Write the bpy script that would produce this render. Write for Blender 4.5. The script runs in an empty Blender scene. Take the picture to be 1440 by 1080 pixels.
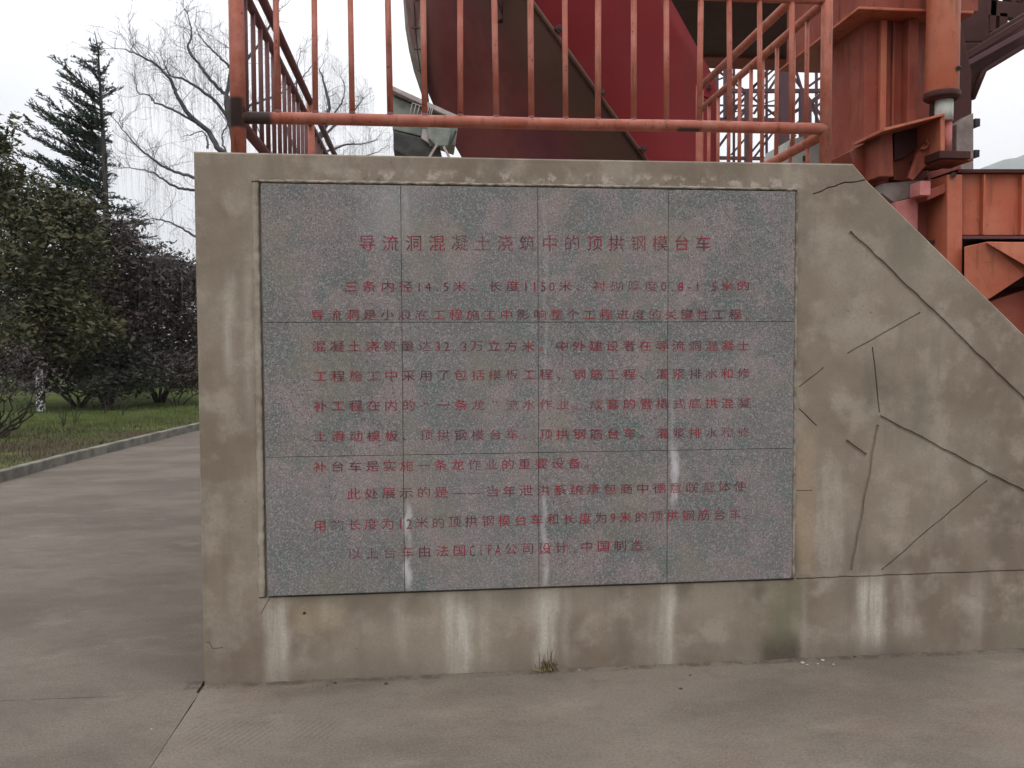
import bpy, bmesh, math, random
from mathutils import Vector, Matrix, noise as mnoise
R = math.radians
random.seed(7)
scene = bpy.context.scene
COL = scene.collection

# ------------------------------------------------------------------ camera, sky, sun, exposure
cam_data = bpy.data.cameras.new('camera')
cam_data.sensor_width = 36
cam_data.lens = 36 * 1177.37 / 1440
cam_data.clip_start = 0.05
cam_data.clip_end = 20000
cam = bpy.data.objects.new('camera', cam_data)
COL.objects.link(cam)
yaw, pitch, roll = 0.1034163, 0.0423419, 0.0043989
f = Vector((math.sin(yaw)*math.cos(pitch), math.cos(yaw)*math.cos(pitch), -math.sin(pitch)))
r = Vector((math.cos(yaw), -math.sin(yaw), 0))
d = f.cross(r)
r2 = math.cos(roll)*r + math.sin(roll)*d
d2 = -math.sin(roll)*r + math.cos(roll)*d
m = Matrix((r2, -d2, -f)).transposed().to_4x4()
m.translation = Vector((1.06537, -4.07668, 1.6))
cam.matrix_world = m
scene.camera = cam

SUN_EL, SUN_AZ = R(58), R(205)
world = bpy.data.worlds.new('World')
scene.world = world
world.use_nodes = True
wt = world.node_tree
wt.nodes.clear()
wn = wt.nodes.new
wo = wn('ShaderNodeOutputWorld'); bg = wn('ShaderNodeBackground'); sky = wn('ShaderNodeTexSky')
sky.sky_type = 'NISHITA'; sky.sun_disc = False
sky.sun_elevation = SUN_EL; sky.sun_rotation = SUN_AZ
sky.air_density = 1.0; sky.dust_density = 3.0
tc = wn('ShaderNodeTexCoord'); mp = wn('ShaderNodeMapping'); mp.inputs['Scale'].default_value = (1, 1, 2.2)
cn = wn('ShaderNodeTexNoise'); cn.inputs['Scale'].default_value = 1.6; cn.inputs['Detail'].default_value = 4; cn.inputs['Roughness'].default_value = .5
cr = wn('ShaderNodeValToRGB')
cr.color_ramp.elements[0].position = .42; cr.color_ramp.elements[0].color = (7.3, 8.1, 9.1, 1)
cr.color_ramp.elements[1].position = .6; cr.color_ramp.elements[1].color = (10.6, 10.5, 10.7, 1)
cm = wn('ShaderNodeMix'); cm.data_type = 'RGBA'; cm.inputs[0].default_value = .9
wt.links.new(tc.outputs['Generated'], mp.inputs['Vector']); wt.links.new(mp.outputs[0], cn.inputs['Vector'])
wt.links.new(cn.outputs['Fac'], cr.inputs[0])
wt.links.new(sky.outputs[0], cm.inputs[6]); wt.links.new(cr.outputs[0], cm.inputs[7])
sx = wn('ShaderNodeSeparateXYZ'); wt.links.new(tc.outputs['Generated'], sx.inputs[0])
gr = wn('ShaderNodeMapRange'); gr.inputs[1].default_value = 0; gr.inputs[2].default_value = 1; gr.inputs[3].default_value = .42; gr.inputs[4].default_value = 1.75
wt.links.new(sx.outputs['Z'], gr.inputs[0])
gm = wn('ShaderNodeVectorMath'); gm.operation = 'SCALE'; wt.links.new(cm.outputs[2], gm.inputs[0]); wt.links.new(gr.outputs[0], gm.inputs['Scale'])
wt.links.new(gm.outputs[0], bg.inputs['Color']); bg.inputs['Strength'].default_value = 0.15
wt.links.new(bg.outputs[0], wo.inputs['Surface'])

sun_data = bpy.data.lights.new('sun', 'SUN')
sun_data.energy = 0.8; sun_data.angle = R(25); sun_data.color = (1, .95, .88)
sun = bpy.data.objects.new('sun', sun_data); COL.objects.link(sun)
sd = Vector((math.sin(SUN_AZ)*math.cos(SUN_EL), math.cos(SUN_AZ)*math.cos(SUN_EL), math.sin(SUN_EL)))
sun.rotation_euler = sd.to_track_quat('Z', 'Y').to_euler()
vs = scene.view_settings
vs.view_transform = 'Standard'; vs.look = 'None'; vs.gamma = 1; vs.use_curve_mapping = False
vs.exposure = 0.0
scene.cycles.volume_bounces = 2
scene.cycles.max_bounces = 6
scene.cycles.transparent_max_bounces = 12

# ------------------------------------------------------------------ helpers
class Mat:
    """a small wrapper that writes node materials"""
    def __init__(s, name, rough=.85, spec=.3):
        s.m = bpy.data.materials.new(name); s.m.use_nodes = True
        s.t = s.m.node_tree; s.b = s.t.nodes['Principled BSDF']
        s.b.inputs['Roughness'].default_value = rough
        s.b.inputs['Specular IOR Level'].default_value = spec*.6
        s.pos = s.t.nodes.new('ShaderNodeNewGeometry').outputs['Position']
        s.sep = None
    def n(s, kind): return s.t.nodes.new(kind)
    def link(s, a, b):
        if hasattr(a, 'is_output'): s.t.links.new(a, b)
        elif isinstance(a, (tuple, list)): b.default_value = tuple(a) + ((1,) if len(a) == 3 and len(b.default_value) == 4 else ())
        else: b.default_value = a
    def xyz(s):
        if s.sep is None:
            k = s.n('ShaderNodeSeparateXYZ'); s.t.links.new(s.pos, k.inputs[0]); s.sep = k
        return s.sep.outputs
    def noise(s, scale, detail=3, rough=.55, stretch=(1, 1, 1), off=(0, 0, 0), dist=0):
        k = s.n('ShaderNodeMapping'); s.t.links.new(s.pos, k.inputs[0])
        k.inputs['Scale'].default_value = stretch; k.inputs['Location'].default_value = off
        q = s.n('ShaderNodeTexNoise'); s.t.links.new(k.outputs[0], q.inputs['Vector'])
        q.inputs['Scale'].default_value = scale; q.inputs['Detail'].default_value = detail
        q.inputs['Roughness'].default_value = rough; q.inputs['Distortion'].default_value = dist
        return q.outputs['Fac']
    def voro(s, scale, stretch=(1, 1, 1), out='Distance', feature='F1'):
        k = s.n('ShaderNodeMapping'); s.t.links.new(s.pos, k.inputs[0]); k.inputs['Scale'].default_value = stretch
        q = s.n('ShaderNodeTexVoronoi'); q.feature = feature; s.t.links.new(k.outputs[0], q.inputs['Vector']); q.inputs['Scale'].default_value = scale
        return q.outputs[out]
    def ramp(s, fac, a, b, ca=0., cb=1.):
        q = s.n('ShaderNodeMapRange'); q.clamp = True; q.interpolation_type = 'SMOOTHSTEP'
        s.link(fac, q.inputs[0]); q.inputs[1].default_value = a; q.inputs[2].default_value = b
        q.inputs[3].default_value = ca; q.inputs[4].default_value = cb
        return q.outputs[0]
    def math(s, op, a, b=0.):
        q = s.n('ShaderNodeMath'); q.operation = op; s.link(a, q.inputs[0]); s.link(b, q.inputs[1]); return q.outputs[0]
    def mix(s, fac, a, b, mode='MIX'):
        q = s.n('ShaderNodeMix'); q.data_type = 'RGBA'; q.blend_type = mode
        s.link(fac, q.inputs[0]); s.link(a, q.inputs[6]); s.link(b, q.inputs[7]); return q.outputs[2]
    def box(s, x0, x1, z0, z1, sx=.02, sz=.03, wob=None, axis=('X', 'Z')):
        x, z = s.xyz()[axis[0]], s.xyz()[axis[1]]
        if wob is not None: x = s.math('ADD', x, s.math('MULTIPLY', s.math('SUBTRACT', wob, .5), .09))
        a = s.math('MULTIPLY', s.ramp(x, x0-sx, x0+sx), s.ramp(x, x1-sx, x1+sx, 1., 0.))
        b = s.math('MULTIPLY', s.ramp(z, z0-sz, z0+sz), s.ramp(z, z1-sz, z1+sz, 1., 0.))
        return s.math('MULTIPLY', a, b)
    def bump(s, h, strength=.3, dist=.01):
        q = s.n('ShaderNodeBump'); q.inputs['Strength'].default_value = strength; q.inputs['Distance'].default_value = dist
        s.link(h, q.inputs['Height']); s.t.links.new(q.outputs[0], s.b.inputs['Normal'])
    def color(s, c): s.link(c, s.b.inputs['Base Color'])
    def rough(s, c): s.link(c, s.b.inputs['Roughness'])

def darken_boxes(M, boxes, col):
    lk = M.b.inputs['Base Color'].links[0].from_socket
    for bx in boxes: lk = M.mix(M.box(*bx, .015, .01), lk, col)
    M.color(lk)
class MB:
    """collects shapes into one mesh"""
    def __init__(s): s.v = []; s.f = []; s.smooth = []
    def add(s, vs, fs, smooth=False):
        n = len(s.v); s.v += [tuple(v) for v in vs]
        s.f += [tuple(i+n for i in q) for q in fs]; s.smooth += [smooth]*len(fs); return s
    def box(s, x0, x1, y0, y1, z0, z1):
        return s.add([(x, y, z) for z in (z0, z1) for y in (y0, y1) for x in (x0, x1)],
              [(0, 2, 3, 1), (4, 5, 7, 6), (0, 1, 5, 4), (2, 6, 7, 3), (0, 4, 6, 2), (1, 3, 7, 5)])
    def prism(s, pts, y0, y1):
        """polygon given as (x, z) pairs, thick from y0 to y1"""
        n = len(pts)
        ar = sum(pts[i][0]*pts[(i+1) % n][1]-pts[(i+1) % n][0]*pts[i][1] for i in range(n))
        if ar < 0: pts = pts[::-1]
        return s.add([(x, y0, z) for x, z in pts]+[(x, y1, z) for x, z in pts],
              [tuple(range(n)), tuple(range(2*n-1, n-1, -1))]+[(i, i+n, (i+1) % n+n, (i+1) % n) for i in range(n)])
    def tube(s, pts, rad, n=8, cap=True, smooth=True):
        pts = [Vector(p) for p in pts]
        if not isinstance(rad, (list, tuple)): rad = [rad]*len(pts)
        vs = []; fs = []
        t = (pts[1]-pts[0]).normalized(); u = t.orthogonal().normalized()
        for i, p in enumerate(pts):
            t = (pts[min(i+1, len(pts)-1)]-pts[max(i-1, 0)]).normalized()
            u = (u - u.dot(t)*t)
            u = u.normalized() if u.length > 1e-6 else t.orthogonal().normalized()
            w = t.cross(u)
            for k in range(n):
                a = 2*math.pi*k/n; vs.append(p+(u*math.cos(a)+w*math.sin(a))*rad[i])
        for i in range(len(pts)-1):
            for k in range(n):
                fs.append((i*n+k, i*n+(k+1) % n, (i+1)*n+(k+1) % n, (i+1)*n+k))
        s.add(vs, fs, smooth)
        if cap:
            l = len(s.v)-n*len(pts)
            s.f.append(tuple(l+k for k in range(n))[::-1]); s.smooth.append(False)
            l += n*(len(pts)-1)
            s.f.append(tuple(l+k for k in range(n))); s.smooth.append(False)
        return s
    def bar(s, a, b, w, h=None):
        """a square section bar from a to b"""
        h = h or w; a = Vector(a); b = Vector(b); t = (b-a).normalized()
        u = t.cross(Vector((0, 1, 0))); u = u.normalized() if u.length > .01 else Vector((1, 0, 0))
        v = t.cross(u)
        c = [(-1, -1), (1, -1), (1, 1), (-1, 1)]
        return s.add([p+u*i*w/2+v*j*h/2 for p in (a, b) for i, j in c],
              [(0, 1, 2, 3), (7, 6, 5, 4)]+[(i, i+4, (i+1) % 4+4, (i+1) % 4) for i in range(4)])
    def build(s, name, mat, parent=None, bevel=0, base=None):
        o0 = Vector(base) if base else Vector((0, 0, 0))
        off = o0.copy(); q = parent
        while q: off += q.location; q = q.parent
        me = bpy.data.meshes.new(name)
        me.from_pydata([tuple(Vector(v)-off) for v in s.v], [], s.f)
        me.polygons.foreach_set('use_smooth', s.smooth)
        me.materials.append(mat.m if isinstance(mat, Mat) else mat)
        bm = bmesh.new(); bm.from_mesh(me)
        if len(bm.faces) < 4000: bmesh.ops.recalc_face_normals(bm, faces=bm.faces)
        bm.to_mesh(me); bm.free(); me.update()
        o = bpy.data.objects.new(name, me); COL.objects.link(o)
        o.location = o0
        if parent: o.parent = parent
        if bevel:
            b = o.modifiers.new('bevel', 'BEVEL'); b.width = bevel; b.segments = 2; b.limit_method = 'ANGLE'
        return o

def tag(o, label=None, cat=None, group=None, kind=None):
    for k, v in (('label', label), ('category', cat), ('group', group), ('kind', kind)):
        if v: o[k] = v
    return o
def empty(name, loc, label, cat, group=None):
    o = bpy.data.objects.new(name, None); o.empty_display_size = .2; COL.objects.link(o); o.location = loc
    return tag(o, label, cat, group)
def lerp(a, b, t): return Vector(a).lerp(Vector(b), t)
U = random.uniform

# ------------------------------------------------------------------ materials
def make_concrete():
    M = Mat('weathered_concrete', .9, .25)
    big = M.noise(1.3, 4, .6); mid = M.noise(5, 5, .6, off=(3, 1, 2)); fine = M.noise(60, 3, .7); streak = M.noise(7, 4, .6, stretch=(1, 1, .16), off=(5, 0, 0))
    c = M.mix(M.ramp(big, .35, .68), (.185, .140, .102), (.285, .238, .178))
    c = M.mix(M.ramp(mid, .46, .66, 0, .7), c, (.35, .297, .23))
    c = M.mix(M.ramp(streak, .5, .75, 0, .55), c, (.16, .125, .095))
    c = M.mix(M.ramp(M.noise(2.1, 3, .6, off=(9, 4, 1)), .55, .75, 0, .35), c, (.24, .22, .16))
    wob = M.noise(4, 3, .6, off=(1, 7, 2)); wob2 = M.noise(13, 5, .7, off=(2, 2, 7))
    low = M.noise(9, 4, .65, stretch=(1, 1, .3)); run = M.ramp(M.noise(30, 3, .6, stretch=(1, 1, .05), off=(3, 3, 3)), .36, .6, .55, 1.)
    # pale run marks under the joints of the plaque, and a lit plaster edge painted along its left side
    for x0, x1, z0, z1, k in ((1.15, 1.285, -.1, .40, .8), (1.60, 1.70, -.1, .40, .75), (2.23, 2.31, -.1, .40, .75), (3.29, 3.43, .02, .42, .8), (.29, .395, -.1, .40, .6), (.55, .62, .28, .40, .4), (.275, .30, .4, 2.3, .55), (3.05, 3.2, .5, 1.0, .3), (2.28, 2.30, .0, .40, .5), (.22, .25, 1.2, 2.0, .35), (.13, .17, 1.5, 1.95, .5), (1.33, 1.36, .0, .4, .5), (1.74, 1.77, .05, .4, .4), (2.18, 2.2, -.1, .3, .5), (2.99, 3.0, .0, .38, .7), (.9, .96, .1, .4, .25), (3.5, 3.58, .1, .42, .3), (3.9, 3.98, .0, .42, .25)):
        c = M.mix(M.math('MULTIPLY', M.box(x0, x1, z0, z1, .03, .09, wob), M.math('MULTIPLY', run, M.ramp(low, .25, .6, k*.6, min(1, k*1.2)))), c, (.50, .45, .375))
    # dark damp and mossy patches, and shade painted in under the plaque
    for x0, x1, z0, z1, k, col in ((2.74, 2.97, -.2, .13, .6, (.085, .072, .045)), (2.78, 2.97, -.2, .10, .9, (.045, .038, .025)), (2.83, 2.93, .0, .24, .4, (.09, .08, .05)), (2.80, 2.99, .1, .42, .45, (.17, .18, .10)), (1.22, 1.30, .33, .43, .5, (.08, .07, .05)), (2.32, 2.40, .34, .43, .75, (.07, .06, .045)), (2.72, 2.78, .30, .43, .7, (.08, .07, .05)), (3.30, 3.40, 1.25, 1.52, .4, (.12, .11, .08)), (3.44, 3.6, .46, .52, .45, (.12, .10, .08)), (3.56, 3.66, 1.12, 1.45, .35, (.12, .10, .075)), (1.3, 1.55, .3, .42, .3, (.12, .1, .075)), (.6, .9, .25, .42, .3, (.13, .11, .08)), (2.0, 2.2, .02, .25, .25, (.12, .1, .08)), (.02, .2, .0, .3, .3, (.13, .10, .08)), (.31, .36, .38, .5, .4, (.1, .08, .06)), (4.0, 4.14, .5, .9, .35, (.11, .09, .075)), (.4, 2.7, .37, .42, .4, (.12, .10, .08)), (3.24, 3.6, -.1, .05, .45, (.1, .085, .07)),
                                (3.29, 3.36, .42, .52, .5, (.10, .09, .07)), (2.93, 2.97, .40, .60, .6, (.07, .065, .05)), (2.93, 2.99, 2.13, 2.17, .7, (.1, .09, .07)), (2.93, 2.98, 1.98, 2.03, .7, (.1, .09, .07)), (3.44, 3.62, 2.0, 2.25, .45, (.11, .11, .075))):
        c = M.mix(M.math('MULTIPLY', M.box(x0, x1, z0, z1, .035, .08, wob2), M.ramp(low, .3, .6, k*.7, k)), c, col)
    # plaster flaking along the top band
    flake = M.math('MULTIPLY', M.ramp(M.noise(14, 5, .65, off=(2, 2, 2)), .5, .6), M.box(.6, 3.0, 2.395, 2.45, .2, .025, wob))
    c = M.mix(M.math('MULTIPLY', flake, .75), c, (.46, .38, .33))
    pit = M.math('MULTIPLY', M.ramp(M.noise(30, 4, .6), .6, .66), M.box(.5, 3.0, 2.385, 2.415, .2, .02, wob))
    c = M.mix(pit, c, (.08, .065, .05))
    peel = M.box(2.95, 3.04, .45, 1.15, .03, .12, wob)
    c = M.mix(M.math('MULTIPLY', peel, .55), c, (.36, .26, .17))
    c = M.mix(M.math('MULTIPLY', M.box(.42, .66, .25, .36, .05, .05, wob), .4), c, (.36, .28, .16))
    spots = M.ramp(M.voro(22), .05, .09, 1., 0.)
    c = M.mix(M.math('MULTIPLY', spots, M.ramp(M.noise(3, 2), .55, .62)), c, (.08, .065, .05))
    c = M.mix(M.ramp(fine, .3, .7, .0, .25), c, (.15, .13, .11))
    # dirt line where the wall meets the paving
    c = M.mix(M.math('MULTIPLY', M.ramp(M.xyz()['Z'], 0, .16, 1., 0.), M.ramp(mid, .3, .7, .1, .55)), c, (.15, .115, .095))
    M.color(c)
    h = M.math('ADD', M.math('MULTIPLY', M.noise(9, 4, .6), .8), M.math('MULTIPLY', M.noise(70, 4, .7), .35))
    M.bump(h, .35, .012)
    return M
def make_granite():
    M = Mat('grey_granite', .7, .3)
    c = M.mix(M.ramp(M.noise(2.6, 4, .6), .4, .62), (.140, .139, .128), (.205, .172, .160))
    oi = M.n('ShaderNodeObjectInfo').outputs['Random']; c = M.mix(M.ramp(oi, 0, 1, 0, .35), c, (.215, .205, .20))
    c = M.mix(M.ramp(M.noise(6, 3, .6, off=(4, 0, 2)), .5, .62, 0, .6), c, (.125, .155, .138))
    c = M.mix(M.ramp(M.noise(4.5, 3, .6, off=(1, 9, 6)), .5, .64, 0, .7), c, (.26, .205, .192))
    c = M.mix(M.ramp(M.noise(120, 2, .7), .48, .64, 0, .65), c, (.34, .315, .31))
    c = M.mix(M.ramp(M.noise(150, 2, .7, off=(3, 3, 3)), .50, .65, 0, .75), c, (.055, .05, .052))
    c = M.mix(M.ramp(M.voro(95), .10, .2, .3, 0.), c, (.06, .058, .06))
    wob = M.noise(5, 3, .6)
    lowm = M.noise(16, 4, .7, stretch=(1, 1, .4))
    for x0, x1, z0, z1, k in ((.965, .99, .44, .84, .8), (1.635, 1.66, .42, .9, .55), (2.29, 2.32, .82, 1.10, .85), (1.65, 1.66, 1.2, 2.3, .25), (.975, .99, 2.1, 2.35, .3), (2.29, 2.30, 1.1, 1.45, .35)):
        c = M.mix(M.math('MULTIPLY', M.box(x0, x1, z0, z1, .012, .05, wob), M.ramp(lowm, .3, .6, k*.3, k)), c, (.50, .47, .46))
    c = M.mix(M.math('MULTIPLY', M.box(.8, 1.0, 2.1, 2.4, .12, .12, wob), .35), c, (.42, .40, .40))
    c = M.mix(M.math('MULTIPLY', M.ramp(M.noise(3.3, 3, .6, off=(8, 2, 2)), .5, .7), .35), c, (.21, .18, .13))
    M.color(c)
    M.bump(M.noise(160, 3, .7), .25, .003)
    return M
def make_paving(name='paving_concrete', dark=1.0):
    M = Mat(name, .88, .25)
    k = lambda *v: tuple(q*dark for q in v)
    c = M.mix(M.ramp(M.noise(.7, 5, .6, stretch=(1, 1.6, 1)), .36, .64), k(.122, .099, .077), k(.178, .147, .117))
    c = M.mix(M.ramp(M.noise(2.2, 4, .65, stretch=(.8, 1.4, 1), off=(2, 5, 0)), .52, .74, 0, .55), c, k(.235, .20, .16))
    c = M.mix(M.ramp(M.noise(1.7, 4, .65, stretch=(.8, 1.4, 1), off=(7, 1, 0)), .54, .76, 0, .55), c, k(.085, .068, .053))
    c = M.mix(M.ramp(M.noise(1.1, 3, .6, off=(3, 3, 0)), .52, .7, 0, .3), c, k(.18, .125, .10))
    c = M.mix(M.ramp(M.noise(70, 4, .75), .42, .68, 0, .5), c, k(.085, .07, .06))
    c = M.mix(M.ramp(M.noise(110, 3, .75, off=(4, 4, 4)), .52, .70, 0, .5), c, k(.27, .235, .205))
    c = M.mix(M.ramp(M.noise(8, 5, .7, off=(4, 9, 4)), .50, .66, 0, .28), c, k(.10, .082, .068))
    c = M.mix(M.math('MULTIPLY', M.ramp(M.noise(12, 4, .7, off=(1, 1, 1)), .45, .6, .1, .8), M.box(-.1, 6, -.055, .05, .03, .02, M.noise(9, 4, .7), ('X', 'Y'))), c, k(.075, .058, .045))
    return M, c
def paint(name, base, rust=(.12, .05, .03), fade=(.46, .24, .18), rust_amt=.5, fade_amt=.5, rough=.6, scale=1.0, streak=.5, dust=.25):
    M = Mat(name, rough, .35)
    c = M.mix(M.ramp(M.noise(3*scale, 4, .6), .35, .7, 0, fade_amt), base, fade)
    c = M.mix(M.ramp(M.noise(9*scale, 4, .65, stretch=(1, 1, .12), off=(4, 2, 0)), .52, .72, 0, streak), c, rust)
    c = M.mix(M.ramp(M.noise(14*scale, 5, .7, off=(1, 5, 2)), .60, .68, 0, rust_amt), c, rust)
    c = M.mix(M.ramp(M.noise(2*scale, 5, .6, off=(6, 1, 2)), .5, .75, 0, dust), c, (.24, .17, .13))
    M.color(c); M.bump(M.noise(40, 4, .7), .12, .003)
    return M
def plain(name, c1, c2, scale=6, rough=.8, spec=.3, bump=.2, stretch=(1, 1, 1)):
    M = Mat(name, rough, spec)
    M.color(M.mix(M.ramp(M.noise(scale, 4, .6, stretch=stretch), .35, .65), c1, c2)); M.bump(M.noise(scale*6, 3, .6), bump, .005)
    return M

CONC = make_concrete(); GRAN = make_granite()
RAIL = paint('faded_orange_rail_paint', (.33, .092, .056), (.06, .032, .024), (.42, .16, .115), .9, .8, .55, 3.0, .6)
darken_boxes(RAIL, ((.21, .345, 2.66, 2.76), (.13, .215, 2.66, 2.80), (2.34, 2.46, 2.67, 2.708)), (.05, .03, .026))  # darker boxes mixed into the rail colour
RAILD = paint('shaded_rail_paint', (.12, .045, .042), (.05, .03, .028), (.18, .09, .09), .7, .5, .6, 2.2, .3)  # darker copy of the rail paint, silhouette shade put into the colour
STEEL = paint('red_oxide_steel', (.225, .048, .029), (.085, .028, .018), (.33, .105, .065), .5, .45, .55, 1.2, .8, .2)
STEELL = paint('orange_girder_steel', (.40, .105, .055), (.19, .055, .03), (.46, .17, .10), .5, .6, .5, 1.2, .75, .22)
SKINR = paint('crimson_form_skin', (.23, .022, .025), (.14, .028, .02), (.25, .030, .036), .25, .5, .5, .5, .3, .08)
SKIND = Mat('dusty_brown_form_skin_shaded', .65, .3)
_c = SKIND.mix(SKIND.ramp(SKIND.noise(1.2, 4, .6), .35, .65), (.15, .036, .034), (.205, .062, .056))
_c = SKIND.mix(SKIND.ramp(SKIND.noise(.9, 4, .6, off=(5, 1, 3)), .5, .7, 0, .6), _c, (.14, .04, .058))
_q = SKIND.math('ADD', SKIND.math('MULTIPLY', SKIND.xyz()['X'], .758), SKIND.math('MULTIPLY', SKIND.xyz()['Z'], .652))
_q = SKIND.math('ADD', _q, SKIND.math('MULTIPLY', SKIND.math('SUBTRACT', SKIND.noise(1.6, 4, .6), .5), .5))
_c = SKIND.mix(SKIND.ramp(_q, 4.2, 4.72, 0, .8), _c, (.10, .06, .042))  # shade of a turned-down fold, painted as an olive band
_c = SKIND.mix(SKIND.ramp(SKIND.xyz()['X'], .9, 1.35, .75, 0.), _c, (.22, .14, .125))  # left edge painted lighter, as if catching the open sky
_c = SKIND.mix(SKIND.ramp(SKIND.noise(7, 5, .65, stretch=(1, 1, .2)), .52, .7, 0, .4), _c, (.07, .04, .03))
_c = SKIND.mix(SKIND.ramp(SKIND.noise(22, 5, .7), .62, .68, 0, .6), _c, (.14, .06, .03))
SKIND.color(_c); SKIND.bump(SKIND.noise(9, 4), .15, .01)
DARKS = paint('stained_shaded_steel', (.05, .017, .014), (.025, .012, .01), (.10, .03, .024), .5, .4, .6, 1, .4, .04)  # rust-streaked steel, darkened so the colour carries the deck underside's shade
LATT = paint('dull_purple_lattice_steel', (.09, .045, .05), (.05, .025, .025), (.13, .06, .07), .5, .4, .6, 1, .3, .1)
DUSTY = plain('dusty_grey_brown_steel', (.19, .15, .13), (.30, .25, .22), 5, .8)
CHROME = plain('dull_chrome', (.42, .42, .36), (.62, .62, .55), 9, .35, .5, .05)
PINKP = plain('pale_red_primer', (.42, .13, .12), (.50, .19, .17), 9, .6)
BOLT = plain('dark_bolt_steel', (.03, .025, .03), (.07, .06, .06), 20, .6)
GREYG = plain('grey_green_housing', (.17, .19, .165), (.25, .265, .23), 12, .55, .3, .1)
GREYD = plain('dark_housing', (.04, .04, .04), (.075, .07, .065), 12, .6)
GREYL = plain('pale_hood_metal', (.34, .29, .27), (.46, .40, .38), 14, .6)
PIER = plain('pale_pier_concrete', (.33, .32, .28), (.43, .42, .37), 5)
MORTAR = plain('rough_mortar', (.16, .13, .10), (.33, .28, .22), 18, .95, .2, .8)
BARK = plain('dark_bark', (.035, .028, .024), (.075, .06, .05), 9, .95, .2, .6, (1, 1, .3))
BARKW = plain('grey_willow_bark', (.075, .066, .07), (.13, .118, .122), 6, .95, .2, .4)
TWIG = plain('bloom_pale_willow_twigs', (.17, .16, .165), (.25, .235, .24), 6, .9)  # paler than the bark: bloom from the bright sky put into the colour
WHITE = plain('flaking_whitewash', (.62, .61, .58), (.80, .79, .76), 20, .9)
WHITE.color(WHITE.mix(WHITE.ramp(WHITE.noise(11, 4, .7, stretch=(1, 1, .6)), .47, .53), (.66, .65, .62), (.07, .06, .05)))
SOIL = plain('dark_soil', (.045, .034, .024), (.10, .075, .05), 3, .95, .2, .5)

# ------------------------------------------------------------------ ground
def make_terrain_mat():
    M = Mat('rough_ground', .95, .2)
    c = M.mix(M.ramp(M.noise(.35, 5, .6), .35, .65), (.045, .06, .024), (.095, .08, .05)); M.color(c); return M
MB().add([(-7000, -7000, -.06), (7000, -7000, -.06), (7000, 7000, -.06), (-7000, 7000, -.06)], [(0, 1, 2, 3)]).build('ground', make_terrain_mat())['kind'] = 'structure'

P1, c = make_paving('paving_concrete')
# faint herringbone tyre print near the wall corner
x, y = P1.xyz()['X'], P1.xyz()['Y']
for (ax, bx, ay, by, sgn) in ((.07, .42, -.66, -.42, 1), (.50, .68, -.66, -.44, 1)):
    w = P1.math('SINE', P1.math('MULTIPLY', P1.math('ADD', x, P1.math('MULTIPLY', y, -.55)), 190.))
    mask = P1.math('MULTIPLY', P1.box(ax, bx, ay, by, .05, .05, None, ('X', 'Y')), P1.ramp(w, .1, .7))
    c = P1.mix(P1.math('MULTIPLY', mask, .3), c, (.085, .068, .056))
P1.color(c)
P1.bump(P1.math('ADD', P1.noise(45, 5, .7), P1.math('MULTIPLY', P1.noise(3, 4), .6)), .3, .008)

P2, c2 = make_paving('driveway_concrete', .86)
P2.color(c2); P2.bump(P2.math('ADD', P2.noise(45, 5, .7), P2.math('MULTIPLY', P2.noise(3, 4), .6)), .3, .008)
def slab(name, outline, top=0.0, th=.055, mat=P1, seam=()):
    """a paving slab; edges listed in seam are broken into a ragged line"""
    pts = []
    n = len(outline)
    for i in range(n):
        a, b = Vector(outline[i]), Vector(outline[(i+1) % n])
        pts.append(a)
        if i in seam:
            k = min(260, int((b-a).length/.02)); nn = Vector((-(b-a).y, (b-a).x)).normalized()
            for j in range(1, k):
                p = a.lerp(b, j/k)
                w = mnoise.noise(Vector((p.x*6, p.y*6, 3)))*.004+mnoise.noise(Vector((p.x*30, p.y*30, 3)))*.002
                pts.append(p+nn*w)
    m = MB(); n = len(pts)
    m.add([(p.x, p.y, top) for p in pts]+[(p.x, p.y, top-th) for p in pts], [tuple(range(n)), tuple(range(2*n-1, n-1, -1))]+[(i, i+n, (i+1) % n+n, (i+1) % n) for i in range(n)])
    o = m.build(name, mat); o['kind'] = 'structure'; return o
MB().add([(-9, -14, -.014), (40, -14, -.014), (40, 60, -.014), (-4.2, 60, -.014), (-5, 0, -.014)], [(0, 1, 2, 3, 4)]).build('subgrade', SOIL)['kind'] = 'structure'
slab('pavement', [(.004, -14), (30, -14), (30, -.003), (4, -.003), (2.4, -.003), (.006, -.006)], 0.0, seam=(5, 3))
slab('forecourt', [(-9, -14), (.000, -14), (.002, -.101), (-2.4, -.079), (-9, -.022)], 0.0, mat=P2, seam=(1, 2))
slab('road', [(-4.2, -.055), (-2.4, -.072), (-.012, -.098), (-.012, 7), (-.012, 19.3), (-1.2, 18.6), (-2.6, 16.6), (-3.3, 14.4), (-3.52, 12.6), (-3.74, 10.6), (-3.99, 8.45), (-4.08, 6.5), (-4.2, 3)], 0.0, mat=P2, seam=(0, 1))
slab('yard', [(.0, 6.5), (40, 6.5), (40, 60), (.0, 60)], -.004)
slab('side_yard', [(3.27, 0.36), (40, 0.36), (40, 6.49), (3.27, 6.49)], -.004)

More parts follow.
